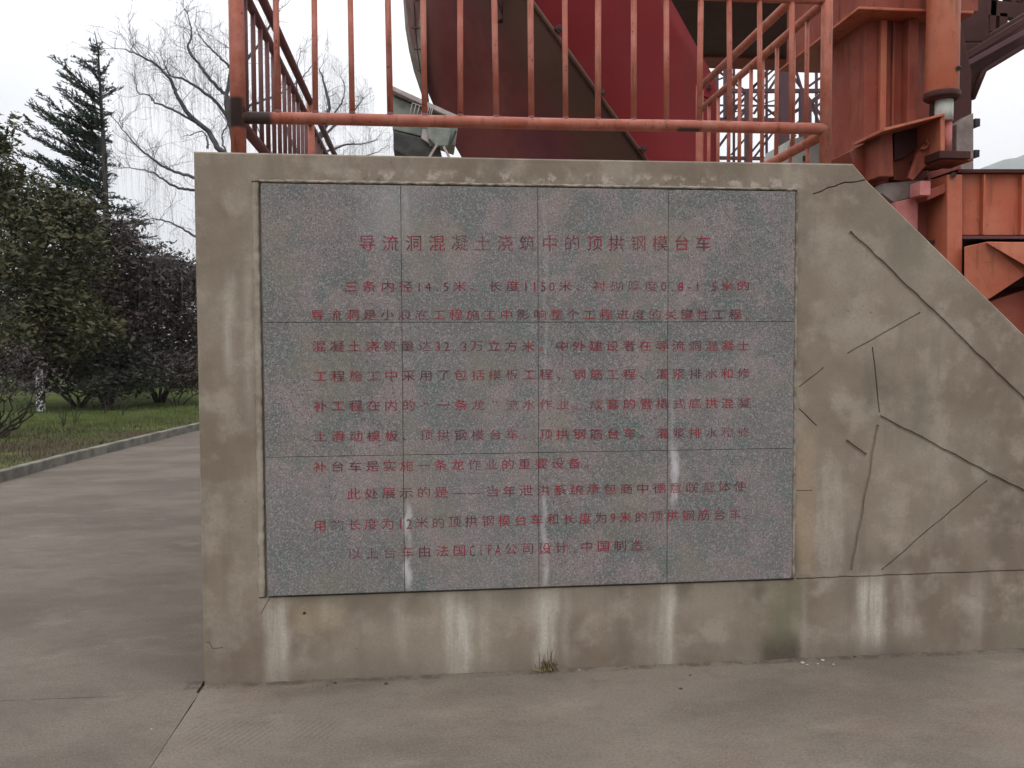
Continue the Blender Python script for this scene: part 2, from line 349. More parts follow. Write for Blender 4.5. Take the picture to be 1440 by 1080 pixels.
# kerb
K = [(-4.5, -6), (-4.3, 0), (-4.2, 3), (-4.08, 6.5), (-3.99, 8.45), (-3.74, 10.6), (-3.52, 12.6), (-3.3, 14.4), (-2.6, 16.5), (-1.2, 18.5), (2, 20.2), (12, 21.2), (40, 22)]
KERB = plain('kerb_concrete', (.115, .105, .085), (.20, .185, .155), 4, .9, .2, .4)
kerb = empty('kerb', (-3.99, 8.45, 0), 'low grey concrete kerb along the lawn, left of the wall', 'kerb')
kp = []
for i in range(len(K)-1):
    a, b = Vector(K[i]), Vector(K[i+1]); L = (b-a).length; n_ = max(1, round(L/1.0))
    for j in range(n_): kp.append((a.lerp(b, j/n_), a.lerp(b, (j+1)/n_)))
for a, b in kp:
    t = (b-a).normalized(); nn = Vector((-t.y, t.x)); a2 = a+t*.007; b2 = b-t*.007
    z = .13+U(-.004, .004)
    mm = MB().add([(p.x, p.y, q) for q in (-.04, z) for p in (a2, b2, b2+nn*.12, a2+nn*.12)], [(0, 3, 2, 1), (4, 5, 6, 7), (0, 1, 5, 4), (1, 2, 6, 5), (2, 3, 7, 6), (3, 0, 4, 7)])
    mm.build('kerb_stone', KERB, kerb, .012)

# lawn
def lawn_mat():
    M = Mat('lawn_turf', .95, .2)
    c = M.mix(M.ramp(M.noise(.9, 4, .6), .38, .62), (.06, .095, .022), (.12, .145, .04))
    dry = M.math('MULTIPLY', M.ramp(M.noise(.5, 4, .6, off=(4, 4, 0)), .35, .6), M.ramp(M.math('ADD', M.xyz()['Y'], M.math('MULTIPLY', M.xyz()['X'], -.6)), 14.5, 19.5, 1., .25))
    c = M.mix(dry, c, (.075, .058, .036))
    c = M.mix(M.ramp(M.noise(14, 4, .7), .35, .7, 0, .5), c, (.03, .035, .014))
    M.color(c); M.bump(M.noise(30, 4, .7), .8, .04); return M
LAWN = lawn_mat()
g = MB(); nx, ny = 60, 60
def kx(y):
    for i in range(len(K)-1):
        if K[i][1] <= y <= K[i+1][1]: return K[i][0]+(K[i+1][0]-K[i][0])*(y-K[i][1])/(K[i+1][1]-K[i][1])
    return K[-1][0]
vs_ = []
for j in range(ny+1):
    y = -6+46*j/ny
    for i in range(nx+1):
        s_ = i/nx; x = kx(y)-.13-(s_**1.6)*(44+kx(y))
        vs_.append((x, y, .10+.05*mnoise.noise(Vector((x*.4, y*.4, 0)))*min(1, s_*6)+.25*min(1, max(0, (s_-.35)*2))))
g.add(vs_, [(j*(nx+1)+i, j*(nx+1)+i+1, (j+1)*(nx+1)+i+1, (j+1)*(nx+1)+i) for j in range(ny) for i in range(nx)], True)
g.build('lawn', LAWN)['kind'] = 'structure'
GRASS = plain('grass_blades', (.065, .098, .025), (.135, .155, .055), 1.5, .9, .2, 0)
DRYG = plain('dry_grass_blades', (.06, .045, .025), (.13, .10, .055), 2, .9, .2, 0)
for nm, mt_, cnt, fn in (('grass', GRASS, 26000, lambda x, y: y-.6*x > 16.2+U(-1.5, 1.5)), ('dry_grass', DRYG, 16000, lambda x, y: y-.6*x < 17.5+U(-2, 2))):
    b = MB(); k = 0
    while k < cnt:
        y = U(5.5, 26); x = kx(y)-.16-abs(random.gauss(0, 4))
        if not fn(x, y): continue
        k += 1; h = U(.03, .09); a = U(0, math.pi); w = .006; dx, dy = math.cos(a)*w, math.sin(a)*w; lx, ly = U(-.03, .03), U(-.03, .03)
        z = .10
        b.add([(x-dx, y-dy, z), (x+dx, y+dy, z), (x+lx, y+ly, z+h)], [(0, 1, 2)])
    tag(b.build(nm, mt_), 'short lawn grass' if nm == 'grass' else 'withered grass and leaf litter under the shrubs', 'grass', kind='stuff')

# ------------------------------------------------------------------ the wall
H = 2.525
wall_out = [(0, 0), (5.72, 0), (5.72, .30), (4.176, 1.663), (3.314, 2.436), (3.229, 2.527), (1.6, 2.522), (0, 2.525)]
wm = bmesh.new()
def ring(yy, ins):
    c_ = Vector((2.0, 1.2)); out = []
    n = len(wall_out)
    for i in range(n):
        p = Vector(wall_out[i]); a = (p-Vector(wall_out[i-1])).normalized(); b = (Vector(wall_out[(i+1) % n])-p).normalized()
        na, nb = Vector((-a.y, a.x)), Vector((-b.y, b.x)); q = (na+nb); q = q/max(.3, q.dot(na))
        q = p+q*ins
        if wall_out[i][1] == 0: q.y = -.03
        out.append(wm.verts.new((q.x, yy, q.y)))
    return out
r0 = ring(0, .008); r1 = ring(.008, 0); rb = ring(.34, 0)
wm.faces.new(r0); wm.faces.new(rb[::-1])
for A, B in ((r0, r1), (r1, rb)):
    for i in range(len(A)): wm.faces.new((A[i], B[i], B[(i+1) % len(A)], A[(i+1) % len(A)]))
bmesh.ops.recalc_face_normals(wm, faces=wm.faces)
me = bpy.data.meshes.new('wall'); wm.to_mesh(me); wm.free(); me.materials.append(CONC.m)
wall = bpy.data.objects.new('memorial_wall', me); COL.objects.link(wall)
tag(wall, 'tall stained concrete wall with sloping right wing, holding the grey plaque', 'wall')
def cut(mb):
    o = mb.build('cutter', CONC); md = wall.modifiers.new('cut', 'BOOLEAN'); md.operation = 'DIFFERENCE'; md.object = o; md.solver = 'EXACT'
    dg = bpy.context.evaluated_depsgraph_get(); nm_ = bpy.data.meshes.new_from_object(wall.evaluated_get(dg))
    wall.modifiers.clear(); old = wall.data
    if len(nm_.polygons) > 5: wall.data = nm_
    bpy.data.objects.remove(o)
def groove(a, b, w=.009, dp=.012, rag=0.0, taper=0):
    """V shaped groove prisms along a line on the wall face"""
    a, b = Vector(a), Vector(b); n = max(2, int((b-a).length/.03)); t = (b-a).normalized(); nn = Vector((-t.y, t.x))
    vs_, fs_ = [], []
    for i in range(n+1):
        p = a.lerp(b, i/n)+nn*(mnoise.noise(Vector((a.x*9+i*.35, a.y*7, 1)))*rag)
        ww = w*(1+.35*mnoise.noise(Vector((i*.6, a.x*5, 4))))/2*(1-taper*abs(i/n-.2))
        vs_ += [(p.x-nn.x*ww, -.01, p.y-nn.y*ww), (p.x+nn.x*ww, -.01, p.y+nn.y*ww), (p.x+nn.x*ww*.6, dp, p.y+nn.y*ww*.6), (p.x-nn.x*ww*.6, dp, p.y-nn.y*ww*.6)]
    for i in range(n):
        for k in range(4): fs_.append((i*4+k, i*4+(k+1) % 4, i*4+4+(k+1) % 4, i*4+4+k))
    fs_ += [(0, 1, 2, 3), (n*4+3, n*4+2, n*4+1, n*4)]
    return MB().add(vs_, fs_)
cut(MB().box(.262, 2.935, -.05, .02, .408, 2.392))
for a, b, w, rg in (((3.215, 2.184), (4.184, 1.321), .021, .006), ((4.184, 1.321), (4.9, .69), .019, .004), ((3.21, 1.567), (3.60, 1.776), .0075, .004),
                ((3.345, 1.60), (3.388, 1.262), .0075, .004), ((3.390, 1.243), (4.195, .835), .017, .005), ((4.20, .832), (4.8, .52), .010, .004), ((3.378, 1.20), (3.245, .445), .016, .006),
                ((3.21, 1.12), (3.318, 1.042), .018, .003), ((3.985, .898), (3.41, .445), .009, .006), ((2.95, .413), (5.6, .425), .008, .005),
                ((2.955, 1.40), (3.085, 1.495), .0065, .005), ((2.955, 1.29), (3.05, 1.20), .0065, .006), ((2.945, .87), (3.03, .868), .004, .004)):
    cut(groove(a, b, w*1.3, .010, rg))
# running cracks: broken line pieces
crack = [(3.018, 2.372), (3.06, 2.385), (3.10, 2.405), (3.13, 2.408), (3.18, 2.43), (3.24, 2.436), (3.30, 2.449)]
for i in range(len(crack)-1): cut(groove(crack[i], crack[i+1], .0075, .02, .004))
for i, cr_ in enumerate(([(-.0, .205), (.03, .20), (.04, .17), (.09, .175)], [(.30, .47), (.31, .40), (.27, .33)])):
    for j in range(len(cr_)-1): cut(groove((max(.01, cr_[j][0]), cr_[j][1]), cr_[j+1], .004, .01, .003))
# a hole left by a tie rod
hm = MB().tube([(.475, -.02, .325), (.475, .03, .325)], .009, 8); cut(hm)

# platform behind the wall
plat = MB().box(0.0, 3.26, .35, 2.25, -.03, 2.50)
plat.box(0.0, .50, 2.252, 6.4, -.03, 2.50)
tag(plat.build('viewing_platform', CONC, bevel=.01), 'raised concrete platform behind the wall, under the red railing', 'platform')

# rough mortar smeared round the plaque
def ragged(x0, x1, z0, z1, nseg, horiz, amp):
    m_ = MB(); A = []
    for i in range(nseg+1):
        t = i/nseg; w = [mnoise.noise(Vector((t*nseg*.45, k*9.7, x0*3+z0)))*amp for k in range(3)]
        if horiz: A += [(x0+(x1-x0)*t, .022, z1+.012), (x0+(x1-x0)*t, -.006-abs(w[2])*.5, z1+w[0]), (x0+(x1-x0)*t, -.007-abs(w[2])*.6, z0+w[1]), (x0+(x1-x0)*t, .022, z0-.004)]
        else: A += [(x0-.012, .022, z0+(z1-z0)*t), (x0+w[0], -.006-abs(w[2])*.5, z0+(z1-z0)*t), (x1+w[1], -.007-abs(w[2])*.6, z0+(z1-z0)*t), (x1+.004, .022, z0+(z1-z0)*t)]
    m_.add(A, [(i*4+k, i*4+k+1, i*4+k+5, i*4+k+4) for i in range(nseg) for k in range(3)], True)
    return m_
ragged(.264, .290, .415, 2.385, 160, False, .008).build('mortar', CONC, wall)
ragged(.28, 2.93, 2.388, 2.398, 220, True, .006).build('mortar', MORTAR, wall)
ragged(2.928, 2.938, .42, 2.38, 160, False, .006).build('mortar', MORTAR, wall)

# ------------------------------------------------------------------ the plaque
XL, XR, ZB, ZT = .305, 2.921, .419, 2.381
plaque = empty('stone_plaque', ((XL+XR)/2, 0, ZB), 'large grey granite plaque of twelve slabs carved with rows of red Chinese text', 'plaque')
cols = [XL, 0.957, 1.617, 2.267, XR]; rows = [ZB, 1.087, 1.728, ZT]
for i in range(4):
    for j in range(3):
        gx = .0011
        mm = MB(); y0 = -.0125+U(-.0010, .0010)
        mm.box(cols[i]+gx, cols[i+1]-gx, y0, .019, rows[j]+gx, rows[j+1]-gx)
        mm.build('stone_slab', GRAN, plaque, .0018)
MB().box(XL+.004, XR-.004, -.004, .0195, ZB+.004, ZT-.004).build('mortar_bed', GREYD, plaque)

def letter_mat():
    M = Mat('worn_red_lettering', .85, .2)
    n1 = M.noise(11, 3, .6, off=(2, 2, 9)); 
    c = M.mix(M.ramp(n1, .44, .56), (.30, .022, .04), (.12, .035, .045))
    c = M.mix(M.ramp(M.noise(5, 3, .6), .5, .62, 0, .4), c, (.33, .06, .075))
    M.color(c)
    tr = M.n('ShaderNodeBsdfTransparent'); mx = M.n('ShaderNodeMixShader'); out = M.t.nodes['Material Output']
    fade = M.math('ADD', M.ramp(M.noise(3.1, 3, .6, off=(6, 6, 6)), .45, .65, 0, .4), M.ramp(M.noise(130, 2, .6), .45, .65, 0, .45))
    M.link(fade, mx.inputs[0]); M.t.links.new(M.b.outputs[0], mx.inputs[1]); M.t.links.new(tr.outputs[0], mx.inputs[2]); M.t.links.new(mx.outputs[0], out.inputs['Surface'])
    return M
LET = letter_mat()
glyphs = {}
def glyph(ch):
    if ch not in glyphs:
        cu = bpy.data.curves.new('glyph', 'FONT'); cu.body = ch; cu.resolution_u = 2
        cu.offset = 0
        ob = bpy.data.objects.new('glyph', cu); COL.objects.link(ob)
        dg = bpy.context.evaluated_depsgraph_get(); me_ = bpy.data.meshes.new_from_object(ob.evaluated_get(dg))
        V = [(v.co.x, v.co.y) for v in me_.vertices]; F = [tuple(p.vertices) for p in me_.polygons]
        bpy.data.objects.remove(ob); bpy.data.curves.remove(cu)
        glyphs[ch] = (V, F)
    return glyphs[ch]
def cells(ch): return .5 if ord(ch) < 128 or ch in '.' else 1.0
# text, start x, start z, end x, end z, glyph width, glyph height
LINES = [
 ('导流洞混凝土浇筑中的顶拱钢模台车', (0.742, 2.104), (2.500, 2.119), .084, .082),
 ('三条内径14.5米、长度1150米、衬砌厚度0.8-1.5米的', (0.676, 1.898), (2.696, 1.908), .070, .055),
 ('导流洞是小浪底工程施工中影响整个工程进度的关键性工程,', (0.518, 1.763), (2.693, 1.766), .068, .055),
 ('混凝土浇筑量达32.3万立方米。中外建设者在导流洞混凝土', (0.522, 1.615), (2.698, 1.609), .070, .056),
 ('工程施工中采用了包括模板工程、钢筋工程、灌浆排水和修', (0.527, 1.473), (2.699, 1.470), .068, .056),
 ('补工程在内的“一条龙”流水作业。成套的雪橇式底拱混凝', (0.525, 1.330), (2.700, 1.320), .068, .056),
 ('土滑动模板、顶拱钢模台车、顶拱钢筋台车。灌浆排水和修', (0.523, 1.184), (2.701, 1.172), .068, .056),
 ('补台车是实施一条龙作业的重要设备。', (0.521, 1.037), (1.918, 1.032), .068, .056),
 ('此处展示的是——当年泄洪系统承包商中德意联营体使', (0.677, 0.903), (2.685, 0.898), .070, .058),
 ('用的长度为12米的顶拱钢模台车和长度为9米的顶拱钢筋台车。', (0.517, 0.753), (2.738, 0.759), .066, .060),
 ('以上台车由法国CIFA公司设计,中国制造。', (0.676, 0.613), (2.237, 0.614), .068, .060),
]
for text, (xa, za), (xb, zb), gw, gh in LINES:
    tot = sum(cells(ch) for ch in text); pitch_ = (xb-xa)/tot; pos = 0
    line = bpy.data.objects.new('inscription', None); COL.objects.link(line); line.parent = plaque; line.empty_display_size = .05
    line.location = Vector((xa, 0, za))-plaque.location
    for ch in text:
        cw = cells(ch); V, F = glyph(ch)
        if V:
            xs = [v[0] for v in V]
            if ord(ch) < 128 or ch in '“”':
                cx_ = (min(xs)+max(xs))/2; sx = gw*(1.0 if ch.isupper() else .9); sz = gh*1.15
                if ch == '“' or ch == '”': sx = gw; sz = gh
                if ch.isupper(): sx = gw*.62; sz = gh*1.3
            else: cx_ = .5; sx = gw; sz = gh
            px = xa+(pos+cw/2)*pitch_+U(-.001, .001); t_ = (pos+cw/2)/tot; pz = za+(zb-za)*t_+U(-.0012, .0012)
            sh = (zb-za)/(xb-xa)
            MB().add([(px+(v[0]-cx_)*sx, -.0142, pz+(v[1]-.37)*sz+(v[0]-cx_)*sx*sh) for v in V], [q[::-1] for q in F]).build('character', LET, line)
        pos += cw

# ------------------------------------------------------------------ the railing
rail = empty('safety_railing', (.185, .1, 2.525), 'faded orange-red pipe railing with upright bars standing on top of the wall', 'railing')
XA, XB_, YA, YR, YLEFT = .185, 3.13, .10, 2.10, 6.2
def pipe(name, a, b, r_, mat=RAIL, n=12): return MB().tube([a, b], r_, n).build(name, mat, rail)
for z, rr in ((3.545, .026), (3.375, .024), (2.712, .029)):
    k = 8; pts = []
    MB().tube([(XA+(XB_-XA)*i/k, YA+U(-.002, .002), z+(.012 if z < 3 else 0)*i/k+U(-.002, .002)) for i in range(k+1)], rr, 12).build('rail', RAIL, rail)
    if z < 3: zs = 2.70
    else: zs = z
    pipe('rail', (XB_, YA, zs), (XB_, YR, zs), rr if z > 3 else .027)
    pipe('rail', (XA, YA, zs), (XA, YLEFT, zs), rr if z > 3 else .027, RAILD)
for x, y, rr in ((XA, YA, .036), (XB_, YA, .029), (XB_, YR, .028), (XA, 2.73, .03), (XA, YLEFT, .03)):
    pipe('post', (x, y, 2.47), (x, y, 3.56), rr, RAIL)
    MB().tube([(x, y, 2.499), (x, y, 2.507)], .06, 10).build('base_plate', RAILD, rail)
for x in (.371, .55, .723, .904, 1.073, 1.251, 1.423, 1.60, 1.772, 1.938, 2.12, 2.288, 2.462, 2.616, 2.775, 2.945):
    dz = .0045; lean = U(-.004, .004)
    b = pipe('baluster', (x+lean, YA, 2.722), (x-lean, YA, 3.36), .0145+U(-.001, .001), RAIL, 8)
    MB().tube([(x+lean, YA, 2.728), (x+lean, YA, 2.752)], [.021, .0155], 8).build('weld', RAILD, b)
for y in (.323, .491, .712, .922, 1.103, 1.296, 1.491, 1.70, 1.893): pipe('baluster', (XB_, y, 2.71), (XB_, y, 3.37), .013, RAIL, 8)
# the front bars right of the far post go below the lower rail too on the right side run
y = .30
while y < YLEFT-.1:
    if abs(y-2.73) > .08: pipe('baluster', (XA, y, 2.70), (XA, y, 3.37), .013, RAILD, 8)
    y += .196
# lower ends of the side bars reach the platform
for y in (.30, .52, .922, 1.103, 1.296, 1.491, 1.70, 1.893): pipe('bar_foot', (XB_, y, 2.499), (XB_, y, 2.70), .012, RAIL, 8)

# ------------------------------------------------------------------ the floodlight on the platform
fl = empty('floodlight', (1.0, 1.45, 2.50), 'tilted grey-green floodlight with wire guard behind the railing, in front of the form skin', 'floodlight')
YF = 1.45
MB().prism([(0.868, 3.236), (1.145, 3.125), (1.297, 3.074), (1.273, 2.918), (1.172, 2.952), (0.870, 3.018)], YF, YF+.26).build('housing', GREYG, fl, .008)
MB().prism([(0.860, 3.285), (1.287, 3.102), (1.278, 3.074), (0.860, 3.254)], YF-.06, YF+.30).build('hood', GREYL, fl, .003)
MB().prism([(0.875, 3.009), (1.167, 2.943), (1.189, 2.838), (1.019, 2.807), (0.874, 2.882)], YF-.02, YF+.24).build('reflector_back', GREYD, fl, .012)
MB().prism([(1.062, 3.017), (1.121, 3.009), (1.157, 2.919), (1.116, 2.918), (1.052, 2.958)], YF-.04, YF).build('latch', GREYL, fl, .003)
MB().prism([(1.089, 3.029), (1.254, 3.014), (1.225, 2.905), (1.107, 2.907)], YF-.06, YF-.001).build('ballast_box', GREYG, fl, .005)
MB().bar((1.102, 1.380, 2.943), (1.138, 1.380, 2.907), .012).build('seam', GREYD, fl)
MB().bar((1.238, 1.380, 2.905), (1.276, 1.380, 3.000), .014).build('bracket', GREYD, fl)
cg = MB(); cg.bar((1.152, 1.370, 2.905), (1.096, 1.370, 2.814), .014); cg.bar((1.197, 1.370, 2.897), (1.242, 1.370, 2.807), .014); cg.build('bracket_leg', GREYL, fl)
wg = MB()
for i in range(5): wg.tube([lerp((1.000, 1.380, 3.169), (1.090, 1.380, 3.140), i/4), lerp((0.977, 1.380, 3.079), (1.067, 1.380, 3.059), i/4)], .003, 5)
for i in range(2): wg.tube([lerp((1.000, 1.380, 3.169), (0.977, 1.380, 3.079), i*.9), lerp((1.090, 1.380, 3.140), (1.067, 1.380, 3.059), i*.9)], .003, 5)
for i in range(3): wg.tube([lerp((1.104, 1.380, 3.154), (1.127, 1.380, 3.137), i/2), lerp((1.090, 1.380, 3.082), (1.112, 1.380, 3.069), i/2)], .003, 5)
wg.build('wire_guard', GREYL, fl)
MB().tube([(0.977, 1.370, 3.067), (1.009, 1.370, 3.086), (1.040, 1.370, 3.087), (1.072, 1.370, 3.065)], .008, 6).build('cable', BOLT, fl)
MB().tube([(1.03, YF+.1, 2.50), (1.03, YF+.1, 2.86)], .022, 8).build('stand', GREYD, fl)
MB().box(.93, 1.13, YF, YF+.2, 2.501, 2.512).build('base_plate', GREYD, fl)

# ------------------------------------------------------------------ the formwork trolley
tr = empty('formwork_trolley', (4.9, 3.2, 0), 'huge red steel tunnel form trolley towering behind the wall and railing', 'machine')
def part(name, mb, mat=STEEL, bevel=.006, parent=None): return mb.build(name, mat, parent or tr, bevel)
def loft(Lp, Rp, nseg, bulge, th):
    """a curved sheet between two polylines, bulging towards the viewer side, th thick"""
    m_ = MB(); rows_ = len(Lp); V = []
    for a, b in zip(Lp, Rp):
        for i in range(nseg+1):
            t = i/nseg; p = lerp(a, b, t); p.y -= bulge*4*t*(1-t); V.append(p)
    n0 = len(V); V += [v+Vector((0, th, 0)) for v in V]
    w = nseg+1; F = []
    for j in range(rows_-1):
        for i in range(nseg):
            F.append((j*w+i, j*w+i+1, (j+1)*w+i+1, (j+1)*w+i)); F.append((n0+j*w+i, n0+(j+1)*w+i, n0+(j+1)*w+i+1, n0+j*w+i+1))
        F.append((j*w, (j+1)*w, n0+(j+1)*w, n0+j*w)); F.append((j*w+nseg, n0+j*w+nseg, n0+(j+1)*w+nseg, (j+1)*w+nseg))
    for i in range(nseg):
        F.append((i, n0+i, n0+i+1, i+1)); j = rows_-1; F.append((j*w+i, j*w+i+1, n0+j*w+i+1, n0+j*w+i))
    return m_.add(V, F, True)
# lower folded form panel, dusty brown with painted fold shade, hanging towards the viewer
Lp = [(0.809, 4.700, 6.363), (0.871, 4.800, 5.634), (0.894, 4.900, 5.244), (0.927, 5.000, 4.990), (0.991, 5.100, 4.730), (1.087, 5.200, 4.477), (1.193, 5.250, 4.250), (1.356, 5.300, 3.958), (1.498, 5.350, 3.724), (1.657, 5.400, 3.422)]
Rp = [(1.267, 4.000, 6.006), (1.804, 4.050, 5.332), (2.103, 4.100, 4.964), (2.311, 4.150, 4.720), (2.524, 4.200, 4.470), (2.736, 4.300, 4.244), (2.924, 4.400, 4.052), (3.163, 4.500, 3.797), (3.363, 4.600, 3.590), (3.614, 4.700, 3.318)]
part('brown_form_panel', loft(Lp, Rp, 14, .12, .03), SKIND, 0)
# upper crimson panel
Lr = [(0.815, 5.650, 7.037), (1.448, 5.650, 6.362), (1.849, 5.650, 5.585), (2.174, 5.650, 5.115), (2.504, 5.650, 4.640), (2.837, 5.650, 4.160), (3.089, 5.650, 3.673), (3.258, 5.650, 3.180)]
Rr = [(2.876, 4.700, 6.615), (3.267, 4.750, 6.007), (3.714, 4.800, 5.310), (3.991, 4.850, 4.888), (4.248, 4.900, 4.503), (4.269, 4.950, 4.011), (4.290, 5.000, 3.558), (4.292, 5.000, 3.089)]
part('crimson_form_panel', loft(Lr, Rr, 12, .12, .03), SKINR, 0)
# rim of the outer skin on the left
Lo = [(0.785, 4.800, 6.416), (0.847, 4.900, 5.678), (0.870, 5.000, 5.283), (0.888, 5.050, 5.007), (0.923, 5.100, 4.802), (0.973, 5.150, 4.595), (1.048, 5.200, 4.385), (1.093, 5.250, 4.263)]
Ro = [(1.040, 4.500, 6.266), (1.061, 4.600, 5.551), (1.079, 4.700, 5.169), (1.084, 4.800, 4.920), (1.089, 4.900, 4.738), (1.103, 5.000, 4.550), (1.124, 5.100, 4.357), (1.139, 5.200, 4.250)]
part('outer_rim', loft(Lo, Ro, 4, -.05, .02), DUSTY, 0)
rib_ = MB()
for a, b in zip(Lo[1:], Ro[1:]): rib_.bar(lerp(a, b, .35)+Vector((0, -.02, 0)), lerp(a, b, .85)+Vector((0, -.02, 0)), .012)
rib_.tube([lerp(a, b, .55)+Vector((0, -.015, 0)) for a, b in zip(Lo, Ro)], .006, 6); part('rim_stiffener', rib_, DARKS, 0)
# edge flange of the brown panel with its bolted lugs
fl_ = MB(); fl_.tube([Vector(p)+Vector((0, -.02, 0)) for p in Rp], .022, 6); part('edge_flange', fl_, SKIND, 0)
for (px, pz), Yk in (((2.389, 4.702), 4.15), ((2.848, 4.155), 4.32), ((3.334, 3.659), 4.55)):
    c_ = Vector((px, Yk-.04, pz)); s_ = .042; lug = MB()
    lug.prism([(px, pz-s_*1.1), (px+s_*1.1, pz), (px, pz+s_*1.1), (px-s_*1.1, pz)], Yk-.06, Yk-.02)
    lo = part('lug', lug, DARKS, .004)
    part('bolt', MB().tube([(px, Yk-.075, pz), (px, Yk-.06, pz)], .016, 8), BOLT, 0, lo)
part('hanger', MB().tube([(1.814, 4.100, 5.155), (1.817, 4.150, 4.757)], .03, 8), DARKS, 0)
part('hanger', MB().bar((1.724, 4.100, 4.977), (1.821, 4.120, 4.773), .05), DARKS, 0)
lift = MB().tube([(3.969, 4.300, 4.236), (4.005, 4.360, 4.255)], .06, 10); 
# small bearing plate at the end of the side railing
part('bearing_plate', MB().prism([(3.879, 4.361), (4.006, 4.322), (4.036, 4.209), (3.992, 4.129), (3.880, 4.162)], 4.3, 4.34), SKINR)
part('bolt', MB().tube([(3.944, 4.250, 4.234), (3.961, 4.300, 4.250)], .022, 8), BOLT, 0)

# main column (left face recedes)
part('column', MB().box(4.70, 5.27, 2.6, 3.4, -.004, 4.305), STEEL)
part('column_flange', MB().box(4.812, 4.862, 2.55, 2.598, 3.36, 4.28), STEELL)
part('column_flange', MB().box(5.017, 5.104, 2.50, 2.598, 3.42, 4.28), STEEL)
part('column_flange', MB().box(4.924, 4.949, 2.57, 2.598, 3.40, 4.28), STEEL)
# longitudinal girder on top
part('top_girder', MB().box(4.60, 5.42, 2.42, 3.9, 4.31, 5.3), STEEL)
part('girder_flange', MB().box(4.52, 5.50, 2.38, 3.9, 4.285, 4.308), STEELL)
# deck underside
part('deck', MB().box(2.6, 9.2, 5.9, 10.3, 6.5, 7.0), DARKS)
part('deck_edge_beam', MB().box(2.6, 9.2, 9.75, 10.29, 6.46, 6.499), STEEL)
# bracket joining column and jack
br = part('bracket', MB().prism([(4.694, 3.336), (4.801, 3.349), (4.819, 2.966), (4.699, 2.964)], 2.35, 2.6), STEEL)
part('bracket_plate', MB().prism([(4.597, 3.284), (5.096, 3.411), (5.096, 3.394), (4.598, 3.262)], 2.12, 2.6), STEELL, .002)
part('bracket_plate', MB().prism([(5.072, 3.399), (5.108, 3.406), (5.113, 3.113), (5.078, 3.095)], 2.14, 2.6), STEELL, .002)
part('bracket_web', MB().prism([(4.889, 3.379), (5.283, 3.468), (5.288, 3.185), (5.068, 2.960), (4.907, 2.969)], 2.5, 2.58), STEEL)
part('bracket_web', MB().prism([(4.985, 3.139), (5.137, 3.355), (5.141, 3.131), (4.952, 2.925), (4.910, 2.947)], 2.3, 2.34), STEEL)
part('lug', MB().tube([(5.042, 2.280, 3.247), (5.067, 2.280, 3.208), (5.038, 2.280, 3.174), (4.996, 2.280, 3.173)], .012, 6), STEEL, 0)
part('column_foot', MB().prism([(4.562, 3.213), (4.885, 3.369), (5.129, 2.975), (4.798, 2.935), (4.642, 2.990)], 2.58, 2.9), STEEL)
# hydraulic jack
jx, jy = 5.145, 2.24
jk = part('hydraulic_jack', MB().tube([(jx, jy, 3.585), (jx, jy, 5.2)], .122, 28), STEELL, .004)
part('collar', MB().tube([(jx, jy, 3.545), (jx, jy, 3.56), (jx, jy, 3.60)], [.118, .135, .135], 28), DARKS, .002, jk)
part('piston_rod', MB().tube([(jx+.02, jy, 3.38), (jx+.02, jy, 3.55)], .067, 24), CHROME, 0, jk)
part('rod_end', MB().tube([(jx+.045, jy, 3.12), (jx+.045, jy, 3.385)], .04, 16), PINKP, 0, jk)
part('fitting', MB().tube([(jx+.05, jy-.13, 3.75), (jx+.07, jy-.10, 3.77)], .018, 8), BOLT, 0, jk)
part('jack_seat', MB().box(jx-.10, jx+.16, 2.1, 2.55, 3.06, 3.12), DARKS)
# plate with bolts right of the jack
pl_ = part('end_plate', MB().prism([(5.592, 3.495), (5.746, 3.595), (5.756, 3.106), (5.600, 3.103)], 2.72, 2.9), DUSTY)
for yy in (173, 217): pass
part('bolt', MB().box(5.791, 5.837, 2.76, 2.86, 3.494, 3.561), BOLT, .003, pl_)
part('bolt', MB().box(5.791, 5.837, 2.76, 2.86, 3.233, 3.294), BOLT, .003, pl_)
part('column_back', MB().prism([(5.651, 4.974), (5.730, 4.977), (5.739, 4.492), (5.855, 4.007), (5.859, 3.145), (5.686, 3.142)], 2.92, 3.35), DARKS)
# arched ribs and trusses at the upper right
part('arch_rib', MB().prism([(6.163, 4.513), (6.498, 4.524), (6.511, 4.618), (6.612, 4.676), (7.070, 4.949), (7.731, 5.382), (7.736, 5.178), (7.078, 4.638), (6.510, 4.308), (6.503, 4.274), (6.445, 4.259), (6.333, 3.985), (6.334, 3.572), (6.145, 3.568)], 3.6, 3.72), DARKS)
part('arch_flange', MB().tube([(6.299, 3.550, 3.970), (6.410, 3.550, 4.235), (6.475, 3.550, 4.277), (7.039, 3.550, 4.611), (7.693, 3.550, 5.141)], .03, 4), DARKS, 0)
part('arch_flange', MB().bar((6.135, 3.500, 4.317), (6.778, 3.500, 4.697), .06, .06), DARKS)
part('arch_flange', MB().bar((6.137, 3.500, 4.244), (6.852, 3.500, 4.633), .05, .05), LATT)
for a, b, w in (((6.593, 4.200, 5.117), (7.543, 4.200, 5.050), .16), ((6.954, 4.200, 5.478), (6.928, 4.200, 4.854), .07), ((7.050, 4.200, 5.047), (7.055, 4.200, 4.829), .09), ((6.890, 4.300, 5.519), (7.462, 4.300, 5.027), .06), ((7.220, 4.300, 5.048), (7.526, 4.300, 5.692), .07), ((7.305, 4.300, 5.536), (7.367, 4.300, 4.950), .06), ((7.073, 4.500, 5.465), (7.773, 4.500, 5.387), .08), ((6.567, 4.000, 5.374), (6.604, 4.000, 4.670), .30), ((7.403, 4.500, 5.327), (7.530, 4.500, 5.196), .10)):
    part('truss_member', MB().bar(a, b, w, .08), DARKS, .004)
